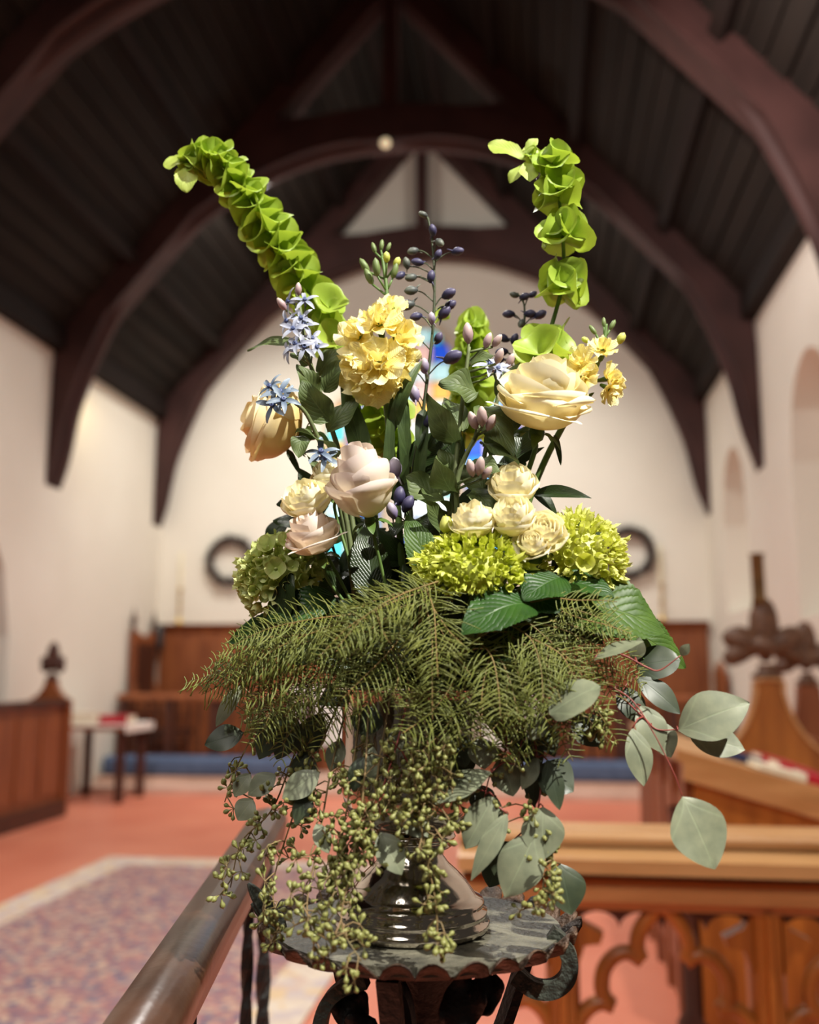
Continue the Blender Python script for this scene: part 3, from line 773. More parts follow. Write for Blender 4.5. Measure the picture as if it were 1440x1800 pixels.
for k in range(-1, 4):
    px_ = cx0 + k * bay
    if px_ > xs0 - 0.05:
        if px_ + 0.05 < xs1:
            obj('post', MB().prism([(px_ - 0.045, Yr - 0.02), (px_ - 0.03, Yr - 0.05), (px_ - 0.012, Yr - 0.05), (px_ - 0.008, Yr - 0.07), (px_ + 0.008, Yr - 0.07), (px_ + 0.012, Yr - 0.05), (px_ + 0.03, Yr - 0.05), (px_ + 0.045, Yr - 0.02), (px_ + 0.045, Yr + 0.04), (px_ - 0.045, Yr + 0.04)], 0.16, zb, 'Z'), oak, t, smooth=False, fix=True)
            for sg in (-1, 1):
                # side cusps on the posts
                c0 = V3((px_ + sg * 0.04, Yr - 0.02, 0.655))
                obj('cusp', MB().prism([(c0.x, c0.z + 0.05), (c0.x + sg * 0.02, c0.z + 0.02), (c0.x + sg * 0.07, c0.z - 0.005), (c0.x + sg * 0.06, c0.z - 0.03), (c0.x + sg * 0.02, c0.z - 0.035), (c0.x, c0.z - 0.09)], Yr - 0.04, Yr + 0.015), oak, t, smooth=False, fix=True)
    cxb = cx0 + (k + 0.5) * bay
    if cxb + bay / 2 > xs1 or cxb - bay / 2 < xs0 - 0.4: continue
    for sg in (-1, 1):
        for hp in (half, half2, half3):
            pts = []
            for (a, b_) in hp:
                q = W(a, b_); q.x = cxb + sg * (xm - q.x) * 1.0; pts.append(q)
            if all(p.x > xs0 + 0.02 for p in pts):
                obj('tracery_bar', MB().tube(spline(pts, 4), [0.021] * (4 * (len(pts) - 1)) + [0.015], 8), oak, t)
    # scalloped heads under the rail
    for j in range(4):
        a0 = cxb - bay / 2 + 0.04 + j * (bay - 0.08) / 4; a1 = a0 + (bay - 0.08) / 4; r = (a1 - a0) / 2
        if a0 < xs0: continue
        arc = [(a1 - r + r * math.cos(PI * i / 8), zb - 0.05 + 0.042 * math.sin(PI * i / 8)) for i in range(9)]
        obj('scallop', MB().prism([(a0, zb + 0.005), (a1, zb + 0.005)] + arc, Yr - 0.03, Yr + 0.02), walnut, t, smooth=False, fix=True)

# ------------------------------------------------------------------ handrail of the chancel step, left foreground
rail_b = mat('polished_walnut', srgb(74, 50, 38), srgb(52, 34, 25), 0.30, 0, (3, 14, 14), 0.05, 60, 0.0, spec=0.35)
iron = mat('black_iron', srgb(30, 24, 22), srgb(18, 15, 14), 0.55, 0.3, (30, 30, 30), 0.3, 120)
pa, pb = atY(215, 1880, 0.78), atY(472, 1452, 1.64)
pa = pa + (pa - pb) * 0.7
t = thing('stair_handrail', 'polished dark wood handrail on iron balusters, left foreground', 'handrail', (pa.x, pa.y, 0))
dr_ = (pb - pa).normalized(); sx_ = dr_.cross(V3((0, 0, 1))).normalized(); up_ = sx_.cross(dr_)
prof = [(-0.027, -0.022), (-0.031, 0.0), (-0.031, 0.014), (-0.022, 0.026), (0.0, 0.031), (0.022, 0.026), (0.031, 0.014), (0.031, 0.0), (0.027, -0.022), (0.02, -0.03), (-0.02, -0.03)]
mb = MB(); nn = len(prof)
for q in (pa, pa.lerp(pb, 0.5), pb):
    mb.v += [q + sx_ * a + up_ * b_ for a, b_ in prof]; mb.uv += [(0, 0)] * nn
for i in range(2):
    for j in range(nn):
        a = i * nn + j; c = i * nn + (j + 1) % nn; mb.f.append((a, c, c + nn, a + nn))
mb.f += [tuple(range(nn)), tuple(range(2 * nn, 3 * nn))]
ro = obj('rail', mb, rail_b, t, fix=True, smooth=True)
for fr in (0.06, 0.30, 0.58, 0.86, 0.985):
    q = pa.lerp(pb, fr)
    z0, z1 = 0.0, q.z - 0.022
    r = 0.0095 if fr < 0.9 else 0.0125
    mb = MB(); NS = 40; vs = []
    for i in range(NS + 1):
        z = z0 + (z1 - z0) * i / NS; a0 = i * 0.5
        for kk in range(4):
            vs.append((q.x + r * math.cos(a0 + kk * PI / 2), q.y + r * math.sin(a0 + kk * PI / 2), z))
    fs = []
    for i in range(NS):
        for kk in range(4):
            a = i * 4 + kk; c = i * 4 + (kk + 1) % 4; fs.append((a, c, c + 4, a + 4))
    mb.add(vs, fs)
    obj('baluster', mb, iron, t, smooth=False)
# ------------------------------------------------------------------ flower stand
TOPZ = 1.10
SC = A(735, 1628); SCX, SCY = SC.x, Y0
rust = mat('rusty_iron', srgb(84, 58, 38), srgb(46, 36, 30), 0.6, 0.35, (40, 40, 40), 0.5, 140)
slate = mat('worn_grey_paint', srgb(112, 108, 92), srgb(66, 64, 56), 0.55, 0.1, (34, 34, 34), 0.3, 160, detail=6)
verdi = mat('verdigris_iron', srgb(72, 76, 66), srgb(50, 52, 46), 0.6, 0.3, (40, 40, 40), 0.4, 140)
RS = 0.140
stand = thing('flower_stand', 'round wrought-iron plant stand with a scalloped rim under the urn', 'plant stand', (SCX, SCY, 0))
obj('table_top', MB().lathe([(0.0, TOPZ), (RS * 0.5, TOPZ), (RS, TOPZ), (RS, TOPZ - 0.008), (0.0, TOPZ - 0.008)], 64, Matrix.Translation((SCX, SCY, 0))), slate, stand, smooth=False)
# scalloped rim: leaf pairs, each its own piece
NL = 15
for k in range(NL):
    mb = MB(); a0 = 2 * PI * k / NL; da = 2 * PI / NL
    NA, NZ = 16, 6; rr = random.Random(k)
    lean = rr.uniform(0.004, 0.014); hj = rr.uniform(0.85, 1.15)
    for i in range(NA + 1):
        u = i / NA; a = a0 + da * (0.03 + 0.94 * u)
        lob = abs(math.sin(2 * PI * u)) ** 0.45 * (0.75 + 0.25 * math.sin(PI * u))
        top = TOPZ + (-0.005 + 0.013 * lob) * hj
        bot = TOPZ - 0.015
        for j in range(NZ + 1):
            v = j / NZ; z = bot + (top - bot) * v
            r = RS - 0.010 + 0.022 * v ** 0.8 + lean * v * v * lob - 0.004 * (1 - v) ** 2 + 0.0025 * math.cos(4 * PI * u) * v
            mb.v.append(V3((SCX + r * math.cos(a), SCY + r * math.sin(a), z))); mb.uv.append((u, v))
        for j in range(NZ, -1, -1):
            v = j / NZ; z = bot + (top - bot) * v
            r = RS - 0.013 + 0.022 * v ** 0.8 + lean * v * v * lob - 0.004 * (1 - v) ** 2 + 0.0025 * math.cos(4 * PI * u) * v
            mb.v.append(V3((SCX + r * math.cos(a), SCY + r * math.sin(a), z))); mb.uv.append((u, v))
    c = 2 * (NZ + 1)
    for i in range(NA):
        for j in range(c):
            j2 = (j + 1) % c
            mb.f.append((i * c + j, (i + 1) * c + j, (i + 1) * c + j2, i * c + j2))
    mb.f += [tuple(range(c)), tuple(range(NA * c, NA * c + c))]
    obj('rim_leaf', mb, rust, stand, fix=True)
def bar(path, wdt, thk, name, mt, flat=(0, 1, 0)):
    """flat iron bar swept along a path; 'flat' is the wide direction"""
    pts = spline(path, 8); mb = MB(); fl = V3(flat)
    for i, p in enumerate(pts):
        t_ = (pts[min(i + 1, len(pts) - 1)] - pts[max(i - 1, 0)]).normalized()
        n = t_.cross(fl).normalized(); f2 = n.cross(t_)
        for a, b_ in ((-1, -1), (1, -1), (1, 1), (-1, 1)):
            mb.v.append(p + f2 * (a * wdt / 2) + n * (b_ * thk / 2)); mb.uv.append((0, 0))
    for i in range(len(pts) - 1):
        for k in range(4):
            a = i * 4 + k; c = i * 4 + (k + 1) % 4; mb.f.append((a, c, c + 4, a + 4))
    mb.f += [(0, 1, 2, 3), tuple(range(len(mb.v) - 4, len(mb.v)))]
    return obj(name, mb, mt, stand, fix=True, smooth=False)
zt2 = TOPZ - 0.014
# centre stem and legs down to the floor
obj('stem', MB().lathe([(0.03, 0.30), (0.018, 0.34), (0.016, 0.7), (0.026, 0.74), (0.016, 0.78), (0.018, 0.98), (0.04, zt2 - 0.03), (0.075, zt2), (0.0, zt2)], 16, Matrix.Translation((SCX + 0.005, SCY, 0))), iron, stand)
for k, a in enumerate((-95, 25, 145)):
    ca, sa = math.cos(math.radians(a)), math.sin(math.radians(a))
    P = lambda r, z: (SCX + r * ca, SCY + r * sa, z)
    bar([P(0.02, 0.62), P(0.03, 0.45), P(0.10, 0.32), P(0.19, 0.18), P(0.21, 0.05), P(0.25, 0.006)], 0.022, 0.012, 'leg', iron, (-sa, ca, 0))
    bar([P(0.02, 0.80), P(0.05, 0.92), P(0.09, 1.0), P(0.125, zt2)], 0.02, 0.01, 'brace', iron, (-sa, ca, 0))
# scroll at the right
bar([A(905, 1712, -0.03), A(938, 1736, -0.03), A(972, 1738, -0.03), A(997, 1718, -0.03), A(1001, 1685, -0.03), A(988, 1658, -0.03), A(966, 1640, -0.03)], 0.016, 0.015, 'scroll', verdi)
# curled bracket and hanging leaves under the tray
bar([A(645, 1722, -0.06), A(600, 1738, -0.06), A(572, 1770, -0.06), A(562, 1830, -0.06), A(580, 1900, -0.05), A(640, 1960, -0.03)], 0.02, 0.012, 'scroll', verdi)
bar([A(690, 1735, -0.06), A(705, 1770, -0.06), A(712, 1830, -0.06), A(718, 1920, -0.04)], 0.026, 0.02, 'brace', iron)
for (a, b_, wd, dy) in (((830, 1722), (790, 1830), 62, -0.07), ((865, 1715), (838, 1786), 48, -0.06), ((600, 1735), (640, 1830), 56, -0.05), ((660, 1790), (600, 1860), 60, -0.06)):
    mb = blade(MB(), A(*a, dy), A(*b_, dy - 0.01), wd * S, bend=0.2, fold=0.3, shape=sh_ovate, wave=0.5, nu=14)
    o = obj('iron_leaf', mb, iron, stand); sm = o.modifiers.new('thick', 'SOLIDIFY'); sm.thickness = 0.003
for (a, b_, c, wd) in (((500, 1640), (470, 1600), (437, 1553), 26), ((505, 1650), (480, 1610), (443, 1588), 16), ((490, 1655), (478, 1615), (468, 1570), 18)):
    mb = blade(MB(), A(*a, -0.03), A(*c, -0.03), wd * S, bend=-0.12, fold=0.5, shape=sh_strap, nu=12)
    o = obj('iron_leaf', mb, verdi, stand); sm = o.modifiers.new('thick', 'SOLIDIFY'); sm.thickness = 0.003

# ------------------------------------------------------------------ silver urn
silver = mat('tarnished_silver', (0.62, 0.57, 0.50), (0.52, 0.47, 0.41), 0.10, 1.0, (30, 30, 30), 0.04, 60)
UX, UY, UZ = A(724, 1640, -0.015).x, Y0 - 0.015, TOPZ + 0.0005
urn = thing('silver_urn', 'tarnished silver pedestal urn holding the flowers', 'vase', (UX, UY, UZ))
T = Matrix.Translation((UX, UY, UZ)) @ Matrix.Diagonal((1, 1, 0.875, 1))
obj('foot', MB().lathe([(0.0, 0.0), (0.073, 0.0), (0.076, 0.004), (0.0755, 0.010), (0.071, 0.013), (0.0735, 0.017), (0.0735, 0.021), (0.069, 0.024), (0.071, 0.028), (0.069, 0.033), (0.063, 0.036),
                        (0.060, 0.041), (0.053, 0.052), (0.044, 0.062), (0.036, 0.070), (0.031, 0.078), (0.029, 0.086)], 72, T), silver, urn)
obj('neck_ring', MB().lathe([(0.029, 0.086), (0.038, 0.087), (0.041, 0.090), (0.0385, 0.093), (0.042, 0.096), (0.0435, 0.099), (0.041, 0.103), (0.035, 0.104)], 72, T), silver, urn)
obj('bowl', MB().lathe([(0.035, 0.104), (0.044, 0.108), (0.057, 0.118), (0.066, 0.132), (0.070, 0.150), (0.0705, 0.18), (0.0695, 0.22), (0.0700, 0.245), (0.0735, 0.256), (0.0755, 0.260), (0.0755, 0.263), (0.0725, 0.2635),
                        (0.068, 0.255), (0.066, 0.22), (0.066, 0.15), (0.05, 0.12), (0.0, 0.115)], 72, T), silver, urn)
obj('rim_bead', MB().tube([(UX + 0.0755 * math.cos(2 * PI * i / 60), UY + 0.0755 * math.sin(2 * PI * i / 60), UZ + 0.2288) for i in range(61)], 0.0022, 8, False), silver, urn)
MOUTH = V3((UX, UY, UZ + 0.229))
def mouth(k=None):
    a = rnd(0, 2 * PI); r = rnd(0, 0.05)
    return MOUTH + V3((r * math.cos(a), r * math.sin(a), -0.03))
def stemrun(tip, bow=0.1, start=None):
    s = start or mouth(); tip = V3(tip)
    mid = s.lerp(tip, 0.5); mid.x = s.x + (tip.x - s.x) * (0.5 - bow); mid.y = s.y + (tip.y - s.y) * 0.4
    return [s, mid, tip]

# ------------------------------------------------------------------ plant materials
M_stem = leafmat('green_stem', srgb(96, 122, 58), srgb(78, 104, 46), 0.0, 0.5, bump=0)
M_dstem = leafmat('dark_stem', srgb(64, 74, 40), srgb(52, 58, 36), 0.0, 0.5, bump=0)
M_bell = leafmat('bell_calyx', srgb(166, 188, 76), srgb(142, 168, 54), 0.36, 0.45, srgb(196, 208, 122), 0.45, tcol=srgb(178, 200, 62), noise=50, bump=0.3, veins=0.6)
M_bleaf = leafmat('bell_leaf', srgb(176, 192, 92), srgb(156, 176, 70), 0.3, 0.5, srgb(196, 216, 120), 0.5, veins=8)
M_yel = leafmat('yellow_rose_petal', srgb(250, 232, 164), srgb(255, 249, 220), 0.25, 0.55, tcol=srgb(253, 236, 176), ramp=True, bump=0.0)
M_yel2 = leafmat('apricot_rose_petal', srgb(246, 218, 142), srgb(253, 238, 192), 0.3, 0.55, tcol=srgb(253, 222, 140), ramp=True, bump=0.0)
M_blush = leafmat('blush_rose_petal', srgb(240, 232, 190), srgb(238, 222, 216), 0.24, 0.55, tcol=srgb(242, 226, 196), ramp=True, bump=0.0)
M_white = leafmat('ivory_rose_petal', srgb(246, 238, 190), srgb(254, 250, 228), 0.28, 0.55, tcol=srgb(248, 232, 170), ramp=True, bump=0.0)
M_bwhite = leafmat('pale_blush_petal', srgb(242, 230, 196), srgb(246, 232, 222), 0.28, 0.55, tcol=srgb(244, 220, 190), ramp=True, bump=0.0)
M_stock = leafmat('yellow_stock_petal', srgb(248, 226, 110), srgb(253, 244, 190), 0.30, 0.6, tcol=srgb(254, 236, 140), ramp=True, bump=0.5, veins=10)
M_sepal = leafmat('rose_sepal', srgb(92, 120, 50), srgb(70, 98, 40), 0.15, 0.5, bump=0.1)
M_rleaf = leafmat('dark_rose_leaf', srgb(44, 60, 26), srgb(32, 46, 20), 0.15, 0.35, srgb(70, 96, 52), 0.35, bump=0.4)
M_hleaf = leafmat('hydrangea_leaf', srgb(48, 82, 28), srgb(34, 64, 22), 0.18, 0.42, srgb(92, 128, 58), 0.45, bump=0.55, spec=0.35, veins=9)
M_hleaf2 = leafmat('hydrangea_leaf_light', srgb(74, 100, 36), srgb(54, 80, 28), 0.2, 0.46, srgb(116, 138, 70), 0.45, bump=0.55, spec=0.3, veins=9)
M_tleaf = leafmat('grey_green_leaf', srgb(96, 110, 60), srgb(70, 86, 44), 0.2, 0.55, srgb(136, 154, 104), 0.45, bump=0.4, veins=7)
M_sleaf = leafmat('stock_leaf', srgb(70, 90, 42), srgb(50, 68, 32), 0.18, 0.5, srgb(100, 126, 72), 0.4, bump=0.2, veins=3)
M_euc = leafmat('eucalyptus_leaf', srgb(130, 134, 108), srgb(108, 114, 92), 0.14, 0.5, srgb(150, 162, 128), 0.5, bump=0.15, veins=1.2, noise=80)
M_eucd = leafmat('dark_eucalyptus_leaf', srgb(66, 74, 52), srgb(48, 58, 42), 0.12, 0.45, srgb(84, 100, 76), 0.4, bump=0.15, veins=1.2)
M_red = leafmat('red_twig', srgb(140, 62, 52), srgb(116, 48, 44), 0.0, 0.5, bump=0)
M_twig = leafmat('tan_twig', srgb(132, 104, 66), srgb(104, 92, 54), 0.0, 0.6, bump=0)
M_berry = leafmat('eucalyptus_berry', srgb(142, 142, 80), srgb(114, 116, 62), 0.06, 0.45, bump=0, noise=90)
M_fern = leafmat('fern_needle', srgb(126, 130, 56), srgb(94, 104, 42), 0.15, 0.5, bump=0, noise=40)
M_rachis = leafmat('fern_rachis', srgb(132, 98, 50), srgb(96, 90, 42), 0.0, 0.6, bump=0, noise=50)
M_delph = leafmat('delphinium_bud', srgb(40, 38, 72), srgb(92, 84, 116), 0.1, 0.5, ramp=True, bump=0)
M_delph2 = leafmat('delphinium_pale_bud', srgb(132, 116, 158), srgb(206, 196, 204), 0.15, 0.5, ramp=True, bump=0)
M_dgreen = leafmat('delphinium_green_bud', srgb(70, 74, 74), srgb(120, 124, 108), 0.1, 0.5, ramp=True, bump=0)
M_twe = leafmat('tweedia_petal', srgb(146, 152, 176), srgb(192, 194, 206), 0.25, 0.5, ramp=True, bump=0)
M_tweg = leafmat('tweedia_slate_petal', srgb(92, 108, 130), srgb(146, 160, 176), 0.2, 0.5, ramp=True, bump=0)
M_twec = leafmat('tweedia_centre', srgb(62, 74, 116), srgb(76, 88, 128), 0.0, 0.5, bump=0)
M_tbud = leafmat('tweedia_bud', srgb(164, 134, 140), srgb(206, 186, 176), 0.1, 0.5, ramp=True, bump=0)
M_lime = leafmat('lime_hydrangea', srgb(188, 198, 62), srgb(216, 220, 104), 0.25, 0.5, tcol=srgb(214, 222, 70), ramp=True, bump=0.2, veins=3)
M_limey = leafmat('yellow_hydrangea', srgb(200, 204, 84), srgb(222, 222, 130), 0.25, 0.5, tcol=srgb(220, 226, 80), ramp=True, bump=0.2, veins=3)
M_pale = leafmat('pale_hydrangea', srgb(160, 174, 84), srgb(200, 206, 142), 0.3, 0.5, tcol=srgb(200, 210, 110), ramp=True, bump=0.2, veins=3)

# ------------------------------------------------------------------ roses
def petal(mb, M, phi, dphi, r0, rb, rt, h, curl, ruf=0.0, tip=0.07, z0=0.0, nt=13, ns=10, point=0.0):
    vs, fs, uv = [], [], []; ph = rnd(0, 6); sk = rnd(-0.05, 0.05)
    for i in range(nt + 1):
        t = i / nt
        for j in range(ns + 1):
            s = -1 + 2 * j / ns
            tt = t * (1 - tip * abs(s) ** 3.5 + point * (1 - abs(s)))
            wd = dphi * (0.32 + 0.68 * math.sin(min(1, t * 1.7) * PI / 2))
            a = phi + s * wd
            r = (1 - tt) ** 2 * r0 + 2 * tt * (1 - tt) * rb * 1.25 + tt * tt * rt
            z = z0 + 2 * tt * (1 - tt) * h * 0.22 + tt * tt * h
            k = max(0.0, (tt - 0.70) / 0.30)
            al = 2.3 * k; am = curl * (0.8 + 0.5 * abs(s) ** 2)
            r += am * math.sin(al) * 0.8 + am * 0.5 * k * k + ruf * math.sin(s * 6 + ph) * k + sk * rb * s * 0.6
            z += -am * (1 - math.cos(al)) * 0.55 + ruf * 0.7 * math.cos(s * 5 + ph) * k
            vs.append((r * math.cos(a), r * math.sin(a), z)); uv.append((0.5 + s / 2, t))
    for i in range(nt):
        for j in range(ns):
            k = i * (ns + 1) + j; fs.append((k, k + 1, k + ns + 2, k + ns + 1))
    mb.add(vs, fs, uv, M)
    return mb
def rose(label, base, axis, R, Hh, mt, layers, stem_to=None, mt_in=None, ruf=0.02, group='roses in the urn', leaves=(), roll=0.0, sep=True, name='rose'):
    base = V3(base); ax = V3(axis).normalized()
    t = thing(name, label, 'rose', base, group)
    M = basis(ax, (0, -1, 0.2), base, 1.0, roll)
    g = 0.0
    nlay = len(layers)
    for li, (n, rb, rt, h, curl) in enumerate(layers):
        g += 1.1
        for i in range(n):
            mb = MB()
            petal(mb, M, g + 2 * PI * i / n + rnd(-0.12, 0.12), (PI / n) * (1.50 if li < nlay - 2 else 1.28) * rnd(0.9, 1.1),
                  0.05 * R, rb * R * rnd(0.93, 1.07), rt * R * rnd(0.90, 1.10), h * Hh * rnd(0.92, 1.07), curl * R * rnd(0.6, 1.4), ruf * R, point=0.03 if li > 1 else 0.0)
            obj('petal', mb, mt_in if (mt_in and li < nlay * 0.5) else mt, t)
    # hip, sepals
    obj('hip', MB().lathe([(0.003, -0.014), (0.0075, -0.010), (0.0085, -0.004), (0.007, 0.002), (0.004, 0.004)], 12, M @ Matrix.Diagonal((R / 0.04, R / 0.04, 1, 1))), M_sepal, t)
    if sep:
        for i in range(5):
            a = 2 * PI * i / 5 + 0.4
            d = M.to_3x3() @ V3((math.cos(a), math.sin(a), -0.55)); d0 = M @ V3((0.006 * math.cos(a), 0.006 * math.sin(a), -0.004))
            obj('sepal', blade(MB(), d0, d0 + d.normalized() * R * 0.62, 0.009, bend=0.25, face=ax, shape=sh_strap, nu=8, nv=2), M_sepal, t)
    b2 = base - ax * 0.013
    path = stem_to or stemrun(b2, 0.05)
    obj('stem', MB().tube(spline([*path[:-1], b2 - ax * 0.02, b2], 8), 0.0026 * (1.0 if R > 0.03 else 0.65), 8), M_stem, t)
    for lf in leaves:
        obj('leaf', blade(MB(), *lf[0], lf[1] * S, **lf[2]), M_rleaf, t)
    return t
OPEN = [(3, .18, .06, 1.0, .0), (3, .32, .20, 1.04, .03), (4, .48, .38, 1.06, .08), (4, .68, .58, 1.0, .14), (4, .86, .78, .90, .22), (5, 1.0, .88, .74, .26), (4, 1.04, .96, .54, .24)]
BUDDY = [(3, .20, .10, .99, .0), (3, .34, .26, 1.02, .02), (3, .52, .42, 1.0, .04), (3, .74, .60, .98, .07), (4, .92, .82, .80, .16), (4, 1.02, 1.0, .62, .24)]
HALF = [(3, .20, .08, 1.0, .0), (3, .42, .32, 1.03, .03), (3, .66, .54, 1.0, .10), (3, .88, .80, .95, .20), (3, 1.0, .96, .82, .28), (2, 1.04, 1.10, .66, .26)]
BALL = [(3, .16, .06, .80, .0), (4, .28, .16, .86, .01), (5, .42, .30, .92, .03), (6, .58, .46, .94, .05), (6, .74, .64, .90, .08), (6, .90, .84, .80, .12), (5, 1.0, .98, .60, .16)]
rose('large pale yellow rose at the right, wide open beside the yellow stock', A(945, 754, -0.055), (0.22, -0.48, 1), 0.0385, 0.066, M_yel, OPEN, mt_in=M_yel, ruf=0.015,
     leaves=[((A(975, 765, -0.03), A(986, 818, -0.03)), 10, dict(shape=sh_strap)), ((A(903, 822, -0.02), A(957, 786, -0.02)), 15, dict(shape=sh_lance)),
             ((A(935, 870, -0.03), A(1040, 876, -0.05)), 26, dict(shape=sh_lance, fold=0.5)), ((A(930, 855, -0.03), A(980, 905, -0.03)), 22, dict(shape=sh_lance))])
rose('apricot yellow rose facing left, behind the slate-blue star flowers', A(528, 762, 0.0), (-0.95, -0.30, 0.36), 0.036, 0.062, M_yel2, HALF, mt_in=M_yel2, ruf=0.015,
     leaves=[((A(505, 790, 0.0), A(528, 835, 0.0)), 12, dict(shape=sh_strap))])
rose('tall blush pink rose in front of the left side', A(650, 910, -0.085), (-0.18, -0.42, 1), 0.0275, 0.070, M_blush, BUDDY, mt_in=M_blush, ruf=0.01)
rose('ivory spray rose left of the blush pink rose', A(548, 905, -0.07), (-0.15, -0.75, 0.85), 0.0215, 0.036, M_white, BALL, ruf=0.03)
rose('ivory spray rose half hidden behind the blush pink rose', A(585, 860, -0.045), (-0.05, -0.5, 0.9), 0.019, 0.032, M_white, BALL, ruf=0.03)
rose('pale blush spray rose lowest on the left, above the pale hydrangea', A(562, 972, -0.085), (-0.25, -0.45, 0.9), 0.0235, 0.040, M_bwhite, BUDDY, ruf=0.02)
rose('ivory spray rose highest of the white cluster at right', A(905, 880, -0.075), (-0.05, -0.75, 0.9), 0.0215, 0.036, M_white, BALL, ruf=0.03)
rose('ivory spray rose above the lime hydrangea, standing alone', A(834, 945, -0.10), (-0.05, -0.55, 1), 0.0185, 0.034, M_white, BALL, ruf=0.03)
rose('ivory spray rose in the middle of the white cluster at right', A(906, 935, -0.095), (-0.1, -0.75, 0.8), 0.0195, 0.035, M_white, BALL, ruf=0.03)
rose('ivory spray rose beside the right hydrangea', A(952, 955, -0.09), (0.1, -0.9, 0.6), 0.019, 0.032, M_white, BALL, ruf=0.03)
rose('small loose ivory rose under the white cluster at right', A(936, 968, -0.105), (0.0, -0.8, 0.5), 0.014, 0.022, M_white, BUDDY, ruf=0.03)
rose('closed green-yellow rosebud left of the lone ivory spray rose', A(785, 938, -0.10), (0, -0.2, 1), 0.0095, 0.017, M_limey, [(3, .4, .1, 1.0, 0), (4, .9, .3, 1.0, 0)], ruf=0.0, sep=False)

# ------------------------------------------------------------------ hydrangeas
def petal_disc(mb, d, n, w, l, cup, c=V3((0, 0, 0))):
    """one rounded cupped petal in the plane at right angles to n, pointing along d"""
    sd = n.cross(d); vs, fs, uv = [], [], []
    for i in range(5):
        u = i / 4
        hw = w * math.sin(PI * (0.16 + 0.64 * u)) ** 0.6
        for j in range(5):
            v = -1 + j / 2
            vs.append(c + d * (l * u * (1 - 0.12 * v * v)) + sd * (v * hw) + n * (cup * l * u * u + cup * 0.4 * l * v * v * u)); uv.append((0.5 + v / 2, u))
    for i in range(4):
        for j in range(4):
            k = i * 5 + j; fs.append((k, k + 1, k + 6, k + 5))
    mb.add(vs, fs, uv)
def floret_mesh(name, mt, cup, seed, npet=4):
    rr = random.Random(seed); mb = MB()
    for i in range(npet):
        a = 2 * PI * i / npet + rr.uniform(-0.2, 0.2)
        d = V3((math.cos(a), math.sin(a), 0.15 + cup * 0.5)).normalized(); n = (V3((0, 0, 1)) - d * d.z).normalized()
        petal_disc(mb, d, n, 0.55 * rr.uniform(0.85, 1.1), 1.0 * rr.uniform(0.85, 1.1), cup * rr.uniform(0.6, 1.3))
    mb.lathe([(0.09, -0.4), (0.10, 0.0), (0.14, 0.12), (0.001, 0.22)], 6)
    return mb.mesh(name, mt)
def hydrangea(label, c, rad, n, fs, mt, cup, axis, leaves, big=(), squash=(1, 1, 0.8), lo=-0.35):
    c = V3(c); ax = V3(axis).normalized()
    t = thing('hydrangea', label, 'hydrangea', c, 'hydrangea heads in the urn')
    ms = [floret_mesh('floret', mt, cup * q, i) for i, q in enumerate((0.7, 1.0, 1.35))]
    M = basis(ax, (0, -1, 0.1))
    core = MB(); ellipsoid(core, (0, 0, 0), (rad * 0.72 * squash[0], rad * 0.72 * squash[1], rad * 0.72 * squash[2]))
    core.v = [M @ v + c for v in core.v]
    obj('flower_core', core, mt, t)
    ga = PI * (3 - math.sqrt(5))
    for i in range(n):
        z = 1 - (1 - lo) * (i + 0.5) / n; r = math.sqrt(1 - z * z); a = ga * i
        d = V3((r * math.cos(a) * squash[0], r * math.sin(a) * squash[1], z * squash[2]))
        p = c + (M.to_3x3() @ d) * rad * rnd(0.92, 1.05)
        nn = (M.to_3x3() @ V3((r * math.cos(a), r * math.sin(a), z)) + V3((rnd(-.3, .3), rnd(-.3, .3), rnd(-.3, .3)))).normalized()
        inst('floret', random.choice(ms), t, basis(nn, (0, 0, 1), p, fs * rnd(0.75, 1.25), rnd(0, 6)))
    for (p, s) in big:
        inst('floret', ms[0], t, basis(V3((p.x - c.x, -0.05, p.z - c.z)), (0, 0, 1), p, s, rnd(0, 6)))
    obj('stem', MB().tube(spline(stemrun(c - ax * rad * 0.5, 0.05), 8), 0.0035, 8), M_stem, t)
    for (a, b_, wd, mt_, kw) in leaves:
        kw = dict(dict(shape=sh_ovate, teeth=22, nu=44, nv=8, bend=0.16, fold=0.12, wave=0.08), **kw)
        obj('leaf', blade(MB(), a, b_, wd * S, **kw), mt_, t)
    return t
hydrangea('pale green hydrangea head at the left, partly in shadow', A(495, 1012, -0.02), 0.044, 120, 0.0082, M_pale, 0.5, (-0.4, -0.6, 0.8),
          [(A(590, 1050, -0.05), A(468, 1092, -0.06), 62, M_hleaf, {}), (A(660, 1060, -0.04), A(640, 925, -0.02), 70, M_rleaf, {}), (A(600, 1040, -0.03), A(530, 1010, 0.0), 60, M_rleaf, {}),
           (A(470, 950, 0.03), A(512, 908, 0.04), 34, M_rleaf, {}), (A(560, 1090, -0.02), A(400, 1130, -0.01), 70, M_hleaf, {})],
          big=[(A(472, 962, -0.055), 0.012), (A(505, 955, -0.06), 0.012), (A(485, 1000, -0.065), 0.013)])
hydrangea('bright lime hydrangea head of small buds in the middle front', A(833, 1000, -0.10), 0.046, 230, 0.0056, M_lime, 1.1, (-0.05, -0.55, 1), 
          [(A(935, 1062, -0.12), A(812, 1118, -0.16), 92, M_hleaf, dict(bend=0.3, face=(0, -1, 0.9))), (A(760, 1020, -0.08), A(715, 905, -0.07), 56, M_hleaf2, dict(face=(0.3, -1, 0.2))),
           (A(875, 965, -0.06), A(950, 985, -0.06), 50, M_rleaf, {})], squash=(1.02, 0.9, 0.66), lo=-0.2)
